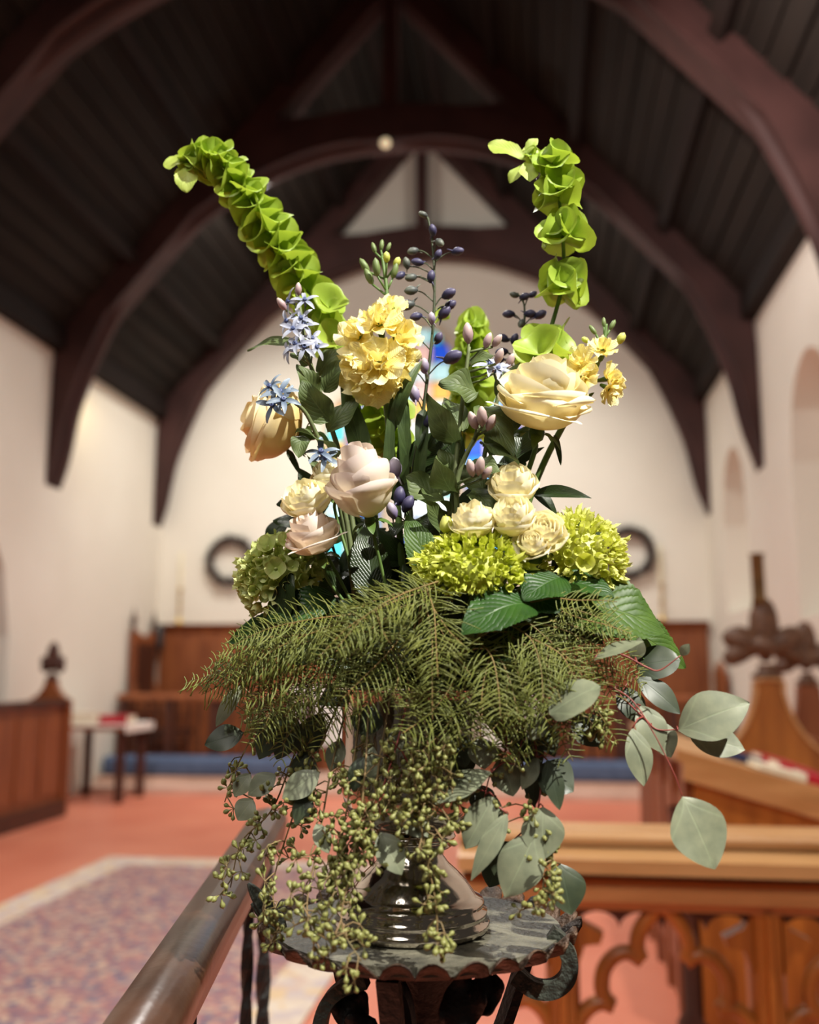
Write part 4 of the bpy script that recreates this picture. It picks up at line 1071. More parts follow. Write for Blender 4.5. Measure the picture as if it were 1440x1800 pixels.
hydrangea('yellow-green hydrangea head at the right beside white roses', A(1020, 972, -0.05), 0.039, 150, 0.0066, M_limey, 0.8, (0.35, -0.6, 0.8),
          [(A(985, 1015, -0.10), A(920, 1055, -0.13), 80, M_hleaf, dict(face=(0, -1, 0.7))), (A(975, 1020, -0.08), A(1080, 1050, -0.09), 70, M_hleaf, dict(face=(0, -0.7, 1))),
           (A(985, 1060, -0.07), A(1170, 1112, -0.06), 130, M_hleaf2, dict(face=(0.1, -1, 0.75), bend=0.22)), (A(1090, 1100, -0.05), A(1204, 1175, -0.03), 80, M_hleaf2, dict(face=(0.2, -1, 0.6))),
           (A(930, 1050, -0.10), A(985, 1075, -0.12), 60, M_hleaf, dict(face=(0, -1, 0.6)))], big=[(A(1028, 985, -0.10), 0.012)])
# ------------------------------------------------------------------ bells of Ireland
def bell_mesh(name, seed):
    rr = random.Random(seed); p1, p2 = rr.uniform(0, 6), rr.uniform(0, 6); k = rr.choice((3, 4, 5))
    prof = [(0.08, 0.0), (0.22, 0.12), (0.42, 0.34), (0.66, 0.60), (0.90, 0.82), (1.08, 0.95), (1.18, 0.98)]
    def lob(u, a):
        q = u ** 2.2
        return (q * (0.07 * math.sin(k * a + p1) + 0.10 * math.sin(2 * a + p2)), q * (0.08 * math.sin(k * a + p1 + 1.2) + 0.22 * math.sin(2 * a + p2)))
    return MB().lathe(prof, 20, None, lob).mesh(name, M_bell)
BELLS = [bell_mesh('bell', i) for i in range(5)]
def bells(label, path, whorls, tipleaves=(), r=0.003, extra=(), leaves=()):
    """whorls: list of (t along path 0..1, bells, radius m, tilt forwards along the stem)"""
    pts = spline(path, 14); n = len(pts)
    t = thing('bells_of_ireland', label, 'flower stem', pts[0], 'bells of Ireland stems')
    obj('stem', MB().tube(pts, [r * (1 - 0.55 * i / n) for i in range(n)], 8), M_stem, t)
    for (u, nb, rad, tilt) in whorls:
        i = min(n - 2, int(u * (n - 1))); p = pts[i].lerp(pts[i + 1], u * (n - 1) - i)
        tg = (pts[i + 1] - pts[i]).normalized(); o1 = tg.orthogonal().normalized(); o2 = tg.cross(o1); a0 = rnd(0, 6)
        for k in range(nb):
            a = a0 + 2 * PI * k / nb + rnd(-0.2, 0.2)
            d = (o1 * math.cos(a) + o2 * math.sin(a) + tg * (tilt + rnd(-0.15, 0.15))).normalized()
            s = rad * rnd(0.85, 1.12)
            inst('bell', random.choice(BELLS), t, basis(d, tg, p + tg * rnd(-0.004, 0.004), (s, s, s * 1.05), rnd(0, 6)))
    for (p, d, s) in extra:
        inst('bell', random.choice(BELLS), t, basis(d, (0, 0, 1), p, s, rnd(0, 6)))
    for (a, b_, wd) in tipleaves:
        obj('leaf', blade(MB(), a, b_, wd * S, bend=0.15, fold=0.15, shape=sh_obov, teeth=5, nu=25, nv=6, wave=0.15), M_bleaf, t)
    return t
def seq(u0, u1, n, nb, r0, r1, tilt): return [(u0 + (u1 - u0) * i / (n - 1), nb, r0 + (r1 - r0) * i / (n - 1), tilt) for i in range(n)]
bells('bells of Ireland stem arching far up to the left', [MOUTH + V3((-0.02, 0.02, -0.03)), A(650, 820, 0.05), A(608, 640, 0.05), A(560, 545, 0.04), A(508, 462, 0.03), A(462, 388, 0.02), A(418, 325, 0.01), A(378, 284, 0.0), A(335, 282, 0.0)],
      seq(0.27, 0.45, 5, 4, 0.018, 0.0185, 0.5) + seq(0.48, 0.955, 14, 4, 0.0195, 0.0145, 0.8) + [(0.985, 3, 0.009, 0.6)],
      [(A(335, 282, 0), A(288, 292, 0), 40), (A(330, 288, 0), A(328, 338, -0.01), 44), (A(335, 280, 0), A(318, 262, 0.01), 16), (A(325, 290, 0), A(312, 325, 0.01), 26)],
      extra=[(A(580, 540, 0.02), V3((0.25, -0.9, 0.3)), 0.017), (A(583, 600, 0.02), V3((0.2, -0.9, 0.2)), 0.015), (A(660, 700, 0.02), V3((0.1, -0.95, 0.25)), 0.019), (A(640, 680, 0.03), V3((-0.5, -0.6, 0.4)), 0.017), (A(690, 720, 0.03), V3((0.6, -0.5, 0.2)), 0.016)])
bells('bells of Ireland stem rising and curling over at the right', [MOUTH + V3((0.03, 0.02, -0.03)), A(860, 900, 0.04), A(930, 690, 0.03), A(966, 585, 0.02), A(990, 490, 0.01), A(988, 400, 0.0), A(980, 330, 0.0), A(970, 285, 0.0), A(930, 272, 0.0)],
      [(0.30, 4, 0.018, 0.45), (0.35, 3, 0.018, 0.4), (0.475, 5, 0.0185, 0.35), (0.50, 4, 0.017, 0.3), (0.60, 5, 0.0185, 0.35), (0.625, 3, 0.017, 0.5), (0.71, 4, 0.019, 0.55), (0.745, 4, 0.0165, 0.6), (0.84, 4, 0.016, 0.5), (0.87, 3, 0.014, 0.6), (0.97, 3, 0.007, 0.5)],
      [(A(925, 280, 0), A(858, 255, 0), 46), (A(920, 275, 0), A(945, 243, 0), 20), (A(925, 285, 0), A(932, 320, -0.01), 36), (A(918, 290, 0), A(896, 322, 0), 22), (A(918, 278, 0), A(935, 262, 0.01), 22)],
      extra=[(A(950, 622, -0.01), V3((-0.2, -0.85, 0.5)), 0.0195), (A(975, 625, 0.0), V3((0.6, -0.5, 0.5)), 0.018)])
bells('bells of Ireland stem out of focus behind the centre', [MOUTH + V3((0.0, 0.05, -0.03)), A(800, 900, 0.12), A(822, 700, 0.14), A(832, 570, 0.15)],
      seq(0.55, 0.98, 8, 5, 0.020, 0.014, 0.45), extra=[(A(790, 560, 0.14), V3((-0.7, -0.5, 0.5)), 0.016)])
bells('bells of Ireland stem low behind the blush rose', [MOUTH + V3((-0.01, 0.04, -0.03)), A(715, 900, 0.07), A(690, 790, 0.07), A(655, 690, 0.06)],
      seq(0.5, 0.98, 6, 4, 0.018, 0.016, 0.45))

# ------------------------------------------------------------------ yellow stock
def ruffle_petal(mb, c, d, n, l, wd, seed):
    rr = random.Random(seed); p1 = rr.uniform(0, 6); sd = n.cross(d).normalized(); vs, fs, uv = [], [], []
    for i in range(7):
        u = i / 6; hw = wd * (0.25 + 0.75 * u ** 0.8) * (1 - 0.15 * u ** 6)
        for j in range(9):
            v = -1 + j / 4
            zz = l * (0.30 * u * u + 0.13 * u ** 2 * math.sin(v * 5.5 + p1) + 0.05 * math.sin(v * 11 + p1) * u)
            vs.append(c + d * (l * u * (1 - 0.18 * v * v)) + sd * (v * hw) + n * zz); uv.append((0.5 + v / 2, u))
    for i in range(6):
        for j in range(8):
            k = i * 9 + j; fs.append((k, k + 1, k + 10, k + 9))
    mb.add(vs, fs, uv)
SP = []
for q in range(5):
    mb = MB(); ruffle_petal(mb, V3((0, 0, 0)), V3((1, 0, 0)), V3((0, 0, 1)), 1.0, 0.58, q); SP.append(mb.mesh('petal', M_stock))
calyx_mesh = MB().lathe([(0.10, -0.75), (0.16, -0.3), (0.17, 0.05), (0.06, 0.15)], 8).mesh('floret', M_sepal)
def budmesh(name, mt, prof, n=8): return MB().lathe(prof, n).mesh(name, mt)
SBUD = budmesh('bud', M_limey, [(0.05, 0), (0.3, 0.2), (0.4, 0.6), (0.3, 1.0), (0.02, 1.2)])
SBUDG = budmesh('bud', M_dgreen, [(0.05, 0), (0.26, 0.2), (0.34, 0.7), (0.26, 1.3), (0.02, 1.6)])
SBUDG.materials[0] = leafmat('stock_green_bud', srgb(128, 142, 84), srgb(96, 116, 66), 0.1, 0.5, bump=0)
def floret(t, p, d, s, npet=8):
    s *= 1.25
    o = inst('floret', calyx_mesh, t, basis(d, (0, 0, 1), p, s, rnd(0, 6)))
    for k in range(npet):
        a = 2 * PI * k / 5 + rnd(-0.25, 0.25) + (0.6 if k >= 5 else 0); el = rnd(-0.15, 0.25) if k < 5 else rnd(0.6, 1.0)
        M = Matrix.Rotation(a, 4, 'Z') @ Matrix.Rotation(-el, 4, 'Y') @ Matrix.Diagonal((1, 1, 1, 1) if k < 5 else (0.72, 0.8, 1, 1))
        inst('petal', random.choice(SP), o, M, True)
def stock(label, path, florets, buds, leaves):
    pts = spline(path, 10)
    t = thing('stock_flower', label, 'stock flower', pts[0], 'yellow stock stems')
    sm = MB().tube(pts, [0.0042 * (1 - 0.6 * i / len(pts)) for i in range(len(pts))], 8)
    near = lambda p: min(pts, key=lambda q: (q - p).length)
    for (p, d, s, npet) in florets: floret(t, p, d, s, npet)
    for (p, d, s, k) in buds:
        q = near(p - V3((0, 0, 0.012))); sm.tube([q, q.lerp(p, 0.6), p], 0.0012, 6)
        inst('bud', SBUD if k else SBUDG, t, basis(d, (0, 1, 0), p, s))
    obj('stem', sm, M_stem, t)
    for (a, b_, wd, kw) in leaves: obj('leaf', blade(MB(), a, b_, wd * S, **dict(dict(shape=sh_strap, bend=0.12, fold=0.2), **kw)), M_sleaf, t)
stock('tall yellow stock with ruffled blooms and a budded tip', [MOUTH + V3((0, 0, -0.03)), A(700, 900, 0.0), A(678, 700, -0.02), A(672, 600, -0.02), A(680, 520, -0.02), A(672, 450, -0.02)],
      [(A(632, 592, -0.04), V3((-0.6, -0.8, 0.3)), 0.022, 9), (A(668, 570, -0.045), V3((0.0, -0.8, 0.6)), 0.021, 9), (A(700, 592, -0.035), V3((0.6, -0.7, 0.4)), 0.0215, 9), (A(632, 650, -0.045), V3((-0.6, -0.8, -0.1)), 0.0225, 9),
       (A(668, 640, -0.055), V3((0.05, -1, 0.05)), 0.022, 9), (A(700, 630, -0.035), V3((0.7, -0.6, -0.1)), 0.021, 9), (A(658, 672, -0.045), V3((0.05, -0.75, -0.5)), 0.0205, 9), (A(686, 670, -0.04), V3((0.3, -0.6, -0.6)), 0.018, 8),
       (A(690, 542, -0.03), V3((0.3, -0.6, 0.6)), 0.014, 7), (A(668, 552, -0.01), V3((-0.4, -0.2, 0.6)), 0.015, 7), (A(650, 620, -0.02), V3((-0.8, -0.3, 0.2)), 0.02, 8)],
      [(A(648, 478, -0.02), V3((-0.5, -0.2, 0.8)), 0.011, 0), (A(664, 486, -0.03), V3((-0.1, -0.3, 1)), 0.0125, 0), (A(680, 462, -0.03), V3((0, -0.3, 1)), 0.010, 1), (A(694, 470, -0.02), V3((0.4, -0.2, 0.8)), 0.010, 1),
       (A(660, 444, -0.02), V3((-0.3, 0, 1)), 0.008, 0), (A(670, 440, -0.02), V3((0.1, 0, 1)), 0.008, 0), (A(680, 442, -0.02), V3((0.4, 0, 1)), 0.007, 0), (A(655, 500, -0.02), V3((-0.4, -0.2, 0.9)), 0.012, 0), (A(690, 490, -0.02), V3((0.3, -0.2, 0.9)), 0.011, 0)],
      [(A(680, 880, -0.01), A(690, 690, -0.03), 20, {}), (A(705, 870, 0.0), A(716, 700, -0.02), 24, {}), (A(730, 880, 0.0), A(752, 720, -0.02), 22, {}), (A(650, 850, -0.01), A(598, 662, -0.03), 40, dict(shape=sh_lance)),
       (A(690, 760, -0.02), A(742, 634, -0.03), 24, dict(bend=0.4)), (A(715, 800, -0.02), A(700, 690, -0.03), 22, {})])
stock('small yellow stock spray at the far right', [MOUTH + V3((0.05, 0, -0.03)), A(930, 880, 0.02), A(1000, 730, 0.0), A(1042, 660, 0.0), A(1062, 600, 0.0), A(1066, 570, 0.0)],
      [(A(1022, 640, -0.02), V3((-0.4, -0.8, 0.4)), 0.016, 8), (A(1060, 615, -0.015), V3((0.1, -0.7, 0.6)), 0.0135, 8), (A(1070, 665, -0.01), V3((0.8, -0.5, 0.0)), 0.015, 8), (A(1072, 684, -0.015), V3((0.6, -0.5, -0.5)), 0.014, 7), (A(1025, 665, -0.02), V3((-0.2, -0.9, 0.1)), 0.0155, 8)],
      [(A(1048, 588, 0), V3((-0.5, 0, 0.8)), 0.008, 0), (A(1072, 580, 0), V3((0.5, 0, 0.9)), 0.008, 0), (A(1086, 605, 0), V3((0.5, -0.2, 0.8)), 0.0115, 1), (A(1062, 575, 0), V3((0, 0, 1)), 0.007, 0), (A(1036, 602, 0), V3((-0.8, 0, 0.6)), 0.008, 1), (A(1045, 640, 0), V3((0.6, -0.4, 0.4)), 0.009, 0)],
      [(A(1010, 720, 0), A(1045, 690, -0.01), 12, {})])

# ------------------------------------------------------------------ delphiniums
DPROF = [(0.03, 0), (0.22, 0.12), (0.40, 0.42), (0.42, 0.72), (0.30, 1.0), (0.12, 1.16), (0.02, 1.2)]
def dbud(name, mt, seed):
    rr = random.Random(seed)
    mb = MB().lathe(DPROF, 10, None, lambda u, a: (0.05 * math.sin(5 * a) * math.sin(PI * u), 0))
    mb.tube([(0.0, 0, 0.25), (0.28, 0, 0.05), (0.5, 0, -0.25)], [0.12, 0.08, 0.03], 6)
    return mb.mesh(name, mt)
DB = [dbud('bud', M_delph, 0), dbud('bud', M_dgreen, 1), dbud('bud', M_delph2, 2)]
def delphinium(label, path, buds, leaves=(), r=0.0026):
    pts = spline(path, 10)
    t = thing('delphinium', label, 'delphinium', pts[0], 'delphinium stems')
    sm = MB().tube(pts, [r * (1 - 0.7 * i / len(pts)) for i in range(len(pts))], 7)
    for (px, py, dy, ang, s, k) in buds:
        p = A(px, py, dy); tgt = p - V3((0, 0, 0.012))
        q = min(pts, key=lambda w_: (w_ - tgt).length)
        d = V3((math.cos(math.radians(ang)), rnd(-0.5, 0.0), math.sin(math.radians(ang)))).normalized()
        mid = q.lerp(p, 0.55) + V3((0, 0, 0.003)); sm.tube(spline([q, mid, p], 4), 0.0008, 5)
        inst('bud', DB[k], t, basis(d, (0, 0, 1), p - d * s * 0.3, (s * 0.85, s * 0.85, s * 0.95), rnd(0, 6)))
    obj('stem', sm, M_dstem, t)
    for (a, b_, wd, kw) in leaves: obj('leaf', blade(MB(), a, b_, wd * S, **kw), M_rleaf, t)
    return t
delphinium('tall delphinium spire of dark purple buds in the centre', [MOUTH + V3((0.01, 0.01, -0.03)), A(722, 900, 0.0), A(742, 740, 0.0), A(760, 590, 0.0), A(764, 500, 0.0), A(760, 430, 0.0), A(753, 382, 0.0)],
    [(748, 379, 0, 160, .010, 1), (762, 410, -.005, 100, .012, 0), (770, 424, -.005, -50, .012, 1), (731, 440, 0, 200, .012, 1), (799, 443, 0, 5, .013, 0), (768, 452, -.01, 60, .011, 0), (740, 462, 0, 170, .013, 0), (716, 468, 0, 100, .012, 1),
     (708, 482, 0, 220, .012, 0), (728, 487, 0, 200, .013, 1), (757, 492, -.01, 80, .013, 0), (729, 510, -.005, 190, .014, 1), (783, 520, 0, 20, .016, 0), (722, 535, 0, 190, .017, 1), (737, 555, 0, 200, .013, 0), (786, 540, .01, 30, .014, 0),
     (759, 565, -.015, 90, .012, 2), (776, 555, .01, 40, .016, 0), (731, 598, -.005, 200, .013, 0), (768, 600, .01, 60, .013, 0), (730, 625, 0, -80, .014, 0), (788, 632, -.015, 20, .020, 0), (746, 650, -.02, 90, .015, 2), (728, 654, -.01, 250, .014, 0),
     (730, 700, -.02, 100, .017, 2), (753, 742, -.02, 30, .020, 0), (695, 832, -.05, 90, .020, 2), (701, 880, -.05, 80, .018, 0), (692, 905, -.055, 110, .016, 2), (713, 893, -.055, 60, .017, 0), (722, 680, 0, 200, .014, 0)],
    [(A(745, 720, -0.01), A(735, 790, -0.02), 22, dict(shape=sh_strap)), (A(760, 850, -0.02), A(704, 870, -0.05), 44, dict(wave=0.3))])
delphinium('second delphinium spire of navy buds behind the right side', [MOUTH + V3((0.03, 0.03, -0.03)), A(840, 880, 0.05), A(900, 700, 0.06), A(918, 600, 0.06), A(922, 540, 0.06), A(910, 515, 0.06)],
    [(908, 520, .06, 160, .010, 1), (918, 523, .06, 10, .012, 0), (933, 520, .06, 30, .010, 0), (900, 552, .06, 180, .013, 0), (926, 552, .06, 0, .013, 0), (945, 556, .06, 20, .014, 0), (918, 565, .06, 250, .011, 1), (890, 597, .06, 150, .013, 0),
     (902, 600, .06, 60, .012, 0), (888, 618, .06, 190, .014, 0), (905, 626, .06, 300, .014, 0), (882, 632, .06, 200, .012, 0)])

# ------------------------------------------------------------------ tweedia
tp_ = MB()
for i in range(1):
    vs, fs, uv = [], [], []
    for i2 in range(7):
        u = i2 / 6; hw = 0.17 * math.sin(PI * (0.14 + 0.80 * u)) ** 0.8
        for j in range(4):
            v = -1 + 2 * j / 3
            vs.append((u * 1.0, v * hw, 0.22 * u - 0.30 * u * u * u + 0.04 * v * v)); uv.append((0.5 + v / 2, u))
    for i2 in range(6):
        for j in range(3):
            k = i2 * 4 + j; fs.append((k, k + 1, k + 5, k + 4))
    tp_.add(vs, fs, uv)
TP = [tp_.mesh('petal', M_twe), tp_.mesh('petal', M_tweg)]
TCEN = MB().lathe([(0.06, -0.55), (0.10, -0.2), (0.12, 0.0), (0.17, 0.10), (0.13, 0.22), (0.03, 0.16)], 10).mesh('flower', M_twec)
TBUD = MB().lathe([(0.05, 0), (0.26, 0.25), (0.34, 0.6), (0.26, 1.0), (0.10, 1.25), (0.01, 1.3)], 10, None, lambda u, a: (0.04 * math.sin(5 * a) * math.sin(PI * u), 0)).mesh('bud', M_tbud)
def tweedia(label, path, flowers, buds, leaves, slate=0):
    pts = spline(path, 8)
    t = thing('tweedia', label, 'tweedia stem', pts[0], 'tweedia stems with star flowers')
    sm = MB().tube(pts, [0.0032 * (1 - 0.45 * i / len(pts)) for i in range(len(pts))], 8)
    for (p, d, s) in flowers:
        o = inst('flower', TCEN, t, basis(d, (0, 0, 1), p, s, rnd(0, 6)))
        for k in range(5): inst('petal', TP[slate], o, Matrix.Rotation(2 * PI * k / 5 + rnd(-0.1, 0.1), 4, 'Z') @ Matrix.Rotation(rnd(-0.3, 0.2), 4, 'Y') @ Matrix.Translation((0.08, 0, 0)), True)
        e = p - V3(d).normalized() * s * 0.5; tgt = e - V3((0, 0, 0.015)); q = min(pts, key=lambda w_: (w_ - tgt).length)
        sm.tube([q, q.lerp(e, 0.6) + V3((0, 0, -0.002)), e], 0.001, 5)
    for (p, d, s) in buds:
        inst('bud', TBUD, t, basis(d, (0, 0, 1), p, s, rnd(0, 6)))
        tgt = p - V3((0, 0, 0.01)); q = min(pts, key=lambda w_: (w_ - tgt).length); sm.tube([q, p], 0.0014, 5)
    obj('stem', sm, M_tstem, t)
    for (a, b_, wd, kw) in leaves: obj('leaf', blade(MB(), a, b_, wd * S, **dict(dict(wave=0.28, bend=0.2, fold=0.18, nu=16), **kw)), M_tleaf, t)
    return t
M_tstem = leafmat('tweedia_stem', srgb(104, 116, 70), srgb(88, 96, 60), 0.0, 0.6, bump=0)
FR = V3((0, -1, 0.3))
def fl(px, py, dy, dx=0, dz=0.3, s=0.0145): return (A(px, py, dy), V3((dx, -0.8, dz)), s)
tweedia('tall tweedia with pale blue star flowers at upper left', [MOUTH + V3((-0.03, -0.01, -0.03)), A(610, 860, -0.01), A(572, 720, -0.03), A(540, 620, -0.04), A(527, 540, -0.04), A(520, 510, -0.04)],
    [fl(536, 528, -.06, .1, .5), fl(508, 530, -.05, -.8, .2), fl(505, 565, -.06, -.6, .3), fl(516, 578, -.07, -.1, .2), fl(535, 572, -.06, .4, .3), fl(520, 605, -.07, -.3, .2, .016), fl(535, 610, -.07, .2, .1), fl(508, 615, -.06, -.7, 0),
     fl(548, 595, -.05, .7, .3), fl(556, 610, -.05, .8, .1), fl(530, 560, -.06, 0, .4)],
    [(A(503, 545, -.05), V3((-0.5, -0.3, 0.7)), 0.012), (A(525, 520, -.05), V3((0, -0.2, 1)), 0.011)],
    [(A(528, 600, -.03), A(434, 616, -.03), 19, dict(shape=sh_strap, wave=0.4)), (A(556, 700, -.04), A(522, 640, -.06), 40, {}), (A(580, 740, -.04), A(530, 668, -.06), 52, dict(face=(-0.4, -1, 0.2))), (A(590, 800, -.05), A(520, 758, -.08), 42, dict(face=(0, -0.4, 1))),
     (A(532, 765, -.07), A(524, 805, -.08), 32, {}), (A(572, 690, -.03), A(602, 632, -.04), 38, {}), (A(560, 660, -.02), A(600, 610, -.02), 36, {}), (A(575, 760, -.03), A(640, 700, -.03), 40, {}), (A(600, 800, 0), A(560, 840, 0.0), 36, {}), (A(545, 640, -.03), A(510, 622, -.04), 30, {})])
tweedia('tweedia with slate-blue star flowers in front of the apricot rose', [MOUTH + V3((-0.04, 0, -0.03)), A(600, 900, -0.02), A(548, 745, -0.05), A(510, 700, -0.07)],
    [fl(492, 690, -.085, .1, .4, .019), fl(480, 712, -.085, -.3, .1, .018), fl(498, 702, -.09, .3, .2, .017), fl(475, 680, -.08, -.5, .5, .016)], [], [(A(590, 850, -.02), A(552, 870, -.02), 22, dict(shape=sh_lance))], 1)
tweedia('tweedia with one slate-blue star above the ivory spray rose', [MOUTH + V3((-0.04, -0.01, -0.03)), A(610, 920, -0.03), A(575, 830, -0.05), A(566, 805, -0.06)],
    [fl(565, 795, -.07, 0, .6, .018), fl(572, 806, -.07, .2, .3, .016)], [], [(A(590, 880, -.03), A(540, 800, -.03), 24, dict(shape=sh_lance)), (A(600, 880, -.02), A(590, 800, -.02), 28, {})], 1)
tweedia('tall tweedia at centre right with a mauve bud on top', [MOUTH + V3((0.01, -0.02, -0.03)), A(785, 960, -0.05), A(800, 830, -0.06), A(815, 690, -0.06), A(825, 610, -0.06)],
    [fl(862, 642, -.06, .2, .5, .017), fl(875, 648, -.06, .5, .4, .014)],
    [(A(824, 605, -.06), V3((-0.05, -0.2, 1)), 0.017), (A(852, 612, -.055), V3((0.4, -0.2, 0.9)), 0.013), (A(866, 610, -.05), V3((0.6, -0.3, 0.7)), 0.012), (A(872, 640, -.07), V3((0.4, -0.4, 0.8)), 0.013)],
    [(A(838, 690, -.07), A(772, 672, -.09), 56, dict(face=(-0.2, -1, 0.3))), (A(805, 780, -.06), A(752, 690, -.09), 46, dict(face=(-0.5, -1, 0.1))), (A(800, 870, -.06), A(768, 800, -.10), 48, dict(face=(-0.4, -1, 0.3))), (A(820, 640, -.05), A(870, 625, -.06), 24, {}),
     (A(795, 780, -.05), A(765, 730, -.04), 44, {}), (A(790, 900, -.05), A(735, 868, -.08), 50, dict(face=(0, -0.6, 0.8))), (A(780, 940, -.05), A(745, 880, -.09), 40, {}), (A(815, 760, -.05), A(780, 700, -.03), 40, {}), (A(770, 880, -.04), A(712, 838, -.05), 60, {})])
tweedia('branching tweedia with mauve buds at centre right', [MOUTH + V3((0.025, -0.02, -0.03)), A(800, 950, -0.06), A(805, 840, -0.07), A(840, 760, -0.075), A(846, 745, -0.08)],
    [], [(A(838, 755, -.085), V3((-0.3, -0.5, 0.8)), 0.015), (A(848, 750, -.09), V3((0.0, -0.6, 0.9)), 0.016), (A(856, 757, -.085), V3((0.5, -0.5, 0.8)), 0.014), (A(832, 838, -.09), V3((-0.2, -0.5, 0.9)), 0.014), (A(841, 836, -.09), V3((0.2, -0.5, 0.9)), 0.015), (A(848, 842, -.085), V3((0.6, -0.4, 0.7)), 0.012)],
    [(A(842, 712, -.06), A(902, 805, -.08), 56, dict(face=(0.3, -1, 0.3))), (A(848, 780, -.06), A(912, 818, -.09), 44, dict(face=(0.1, -0.6, 1))), (A(828, 815, -.07), A(880, 830, -.09), 36, {}), (A(830, 860, -.06), A(870, 905, -.08), 44, {}), (A(800, 840, -.05), A(772, 790, -.06), 40, {}), (A(860, 800, -.03), A(905, 740, -.03), 44, {}), (A(810, 900, -.06), A(800, 980, -.09), 40, {})])
tweedia('short tweedia under the large yellow rose', [MOUTH + V3((0.03, 0.0, -0.03)), A(830, 930, -0.02), A(860, 760, -0.03), A(890, 650, -0.03)],
    [fl(880, 650, -.05, .1, .5, .015)], [(A(892, 646, -.04), V3((0.4, -0.3, 0.8)), 0.012), (A(868, 655, -.05), V3((-0.3, -0.3, 0.9)), 0.012)],
    [(A(865, 780, -.04), A(925, 720, -.03), 40, {}), (A(860, 820, -.04), A(915, 880, -.05), 44, {}), (A(875, 700, -.03), A(915, 640, -.02), 36, {}), (A(850, 860, -.04), A(800, 820, -.02), 44, {})])

# ------------------------------------------------------------------ leafy filler sprigs deep in the bouquet, the mound's added to darken its hollows
SPRIGS = [('dark leafy sprig under the middle fern frond', (700, 1170), (640, 1110)), ('dark leafy sprig under the front fern frond', (750, 1180), (750, 1090)), ('dark leafy sprig under the left fern fronds', (640, 1190), (560, 1160)),
          ('dark leafy sprig under the right fern fronds', (850, 1190), (930, 1150)), ('dark leafy sprig hanging over the urn rim at right', (860, 1200), (900, 1230)),
          ('dark leafy sprig low at the left, behind the pale hydrangea', (620, 1080), (560, 880)), ('dark leafy sprig behind the blush pink rose', (680, 1080), (640, 860)), ('dark leafy sprig in the very centre', (730, 1080), (720, 820)),
          ('dark leafy sprig behind the lone ivory spray rose', (800, 1090), (800, 830)), ('dark leafy sprig behind the white rose cluster', (870, 1090), (900, 820)), ('dark leafy sprig behind the right hydrangea', (940, 1100), (990, 920)),
          ('dark leafy sprig under the left hydrangea leaves', (640, 1160), (480, 1120)), ('dark leafy sprig spreading right under the big leaves', (860, 1160), (1040, 1110)), ('added leafy sprig darkening the hollow above the urn rim', (760, 1190), (690, 1090)),
          ('added leafy sprig darkening the side of the hollow above the urn', (800, 1190), (830, 1100))]
for lab, b0, b1 in SPRIGS:
    a, b_ = A(*b0, 0.02), A(*b1, 0.015)
    if b0[1] > 1150: a, b_ = A(*b0, -0.03), A(*b1, -0.05)
    pts = spline([mouth(), a, b_], 8)
    t = thing('leafy_sprig', lab, 'foliage', pts[0], 'dark leafy sprigs')
    obj('stem', MB().tube(pts, 0.0018, 6), M_dstem, t)
    for k in range(13):
        p = pts[min(len(pts) - 1, 6 + int(k * 0.85))]; an = rnd(0, 2 * PI)
        d = V3((math.cos(an), rnd(-0.7, 0.5), 0.35 + 0.6 * math.sin(an))).normalized()
        obj('leaf', blade(MB(), p, p + d * rnd(0.045, 0.075), rnd(38, 58) * S, bend=0.2, fold=0.2, wave=0.15, nu=10, face=(rnd(-0.4, 0.4), -1, 0.6)), M_rleaf, t)
# ------------------------------------------------------------------ umbrella fern fronds
def mdy(px): return -0.135 * math.sqrt(max(0.02, 1 - ((px - 730) / 430) ** 2))
def pinna(mb_r, mb_n, path, ln, step=0.0047, face=V3((0, -0.75, 0.65)), r=0.0008, up=0.6):
    pts = spline(path, 10); L = sum((pts[i + 1] - pts[i]).length for i in range(len(pts) - 1))
    mb_r.tube(pts, [r * (1 - 0.6 * i / len(pts)) for i in range(len(pts))], 6)
    d = 0.0; i = 0; pos = 0.004; acc = 0.0; side = 1
    seg = [(pts[k + 1] - pts[k]).length for k in range(len(pts) - 1)]
    while pos < L:
        while i < len(seg) - 1 and acc + seg[i] < pos: acc += seg[i]; i += 1
        p = pts[i].lerp(pts[i + 1], min(1, (pos - acc) / max(seg[i], 1e-6)))
        tg = (pts[i + 1] - pts[i]).normalized()
        nn = (face - tg * face.dot(tg)).normalized(); sd = tg.cross(nn).normalized()
        u = pos / L; l2 = ln * (0.55 + 0.45 * math.sin(PI * min(1, 0.25 + u * 0.7))) * (1 - 0.45 * u ** 3) * rnd(0.8, 1.12)
        for s in (-1, 1):
            dd = (sd * s + tg * rnd(0.10, 0.50) + nn * rnd(-0.35, 0.30)).normalized()
            q = [p]; wv = rnd(-0.30, 0.12)
            for k in range(1, 5):
                v = k / 4
                q.append(p + dd * (l2 * v) + tg * (0.22 * l2 * v * v) + V3((0, 0, wv * l2 * v * v)) + nn * (0.07 * l2 * math.sin(v * 5 + pos * 300)))
            mb_n.tube(q, [0.00055, 0.0006, 0.0006, 0.00055, 0.0004], 4)
            if rnd(0, 1) < 0.18:     # forked tip
                mb_n.tube([q[2], q[2].lerp(q[4], 0.6) + tg * l2 * 0.18, q[4] + tg * l2 * 0.28], [0.0005, 0.0005, 0.0003], 4)
        pos += step * rnd(0.85, 1.15)
def F(px, py, k=0.0): return A(px, py, mdy(px) + k)
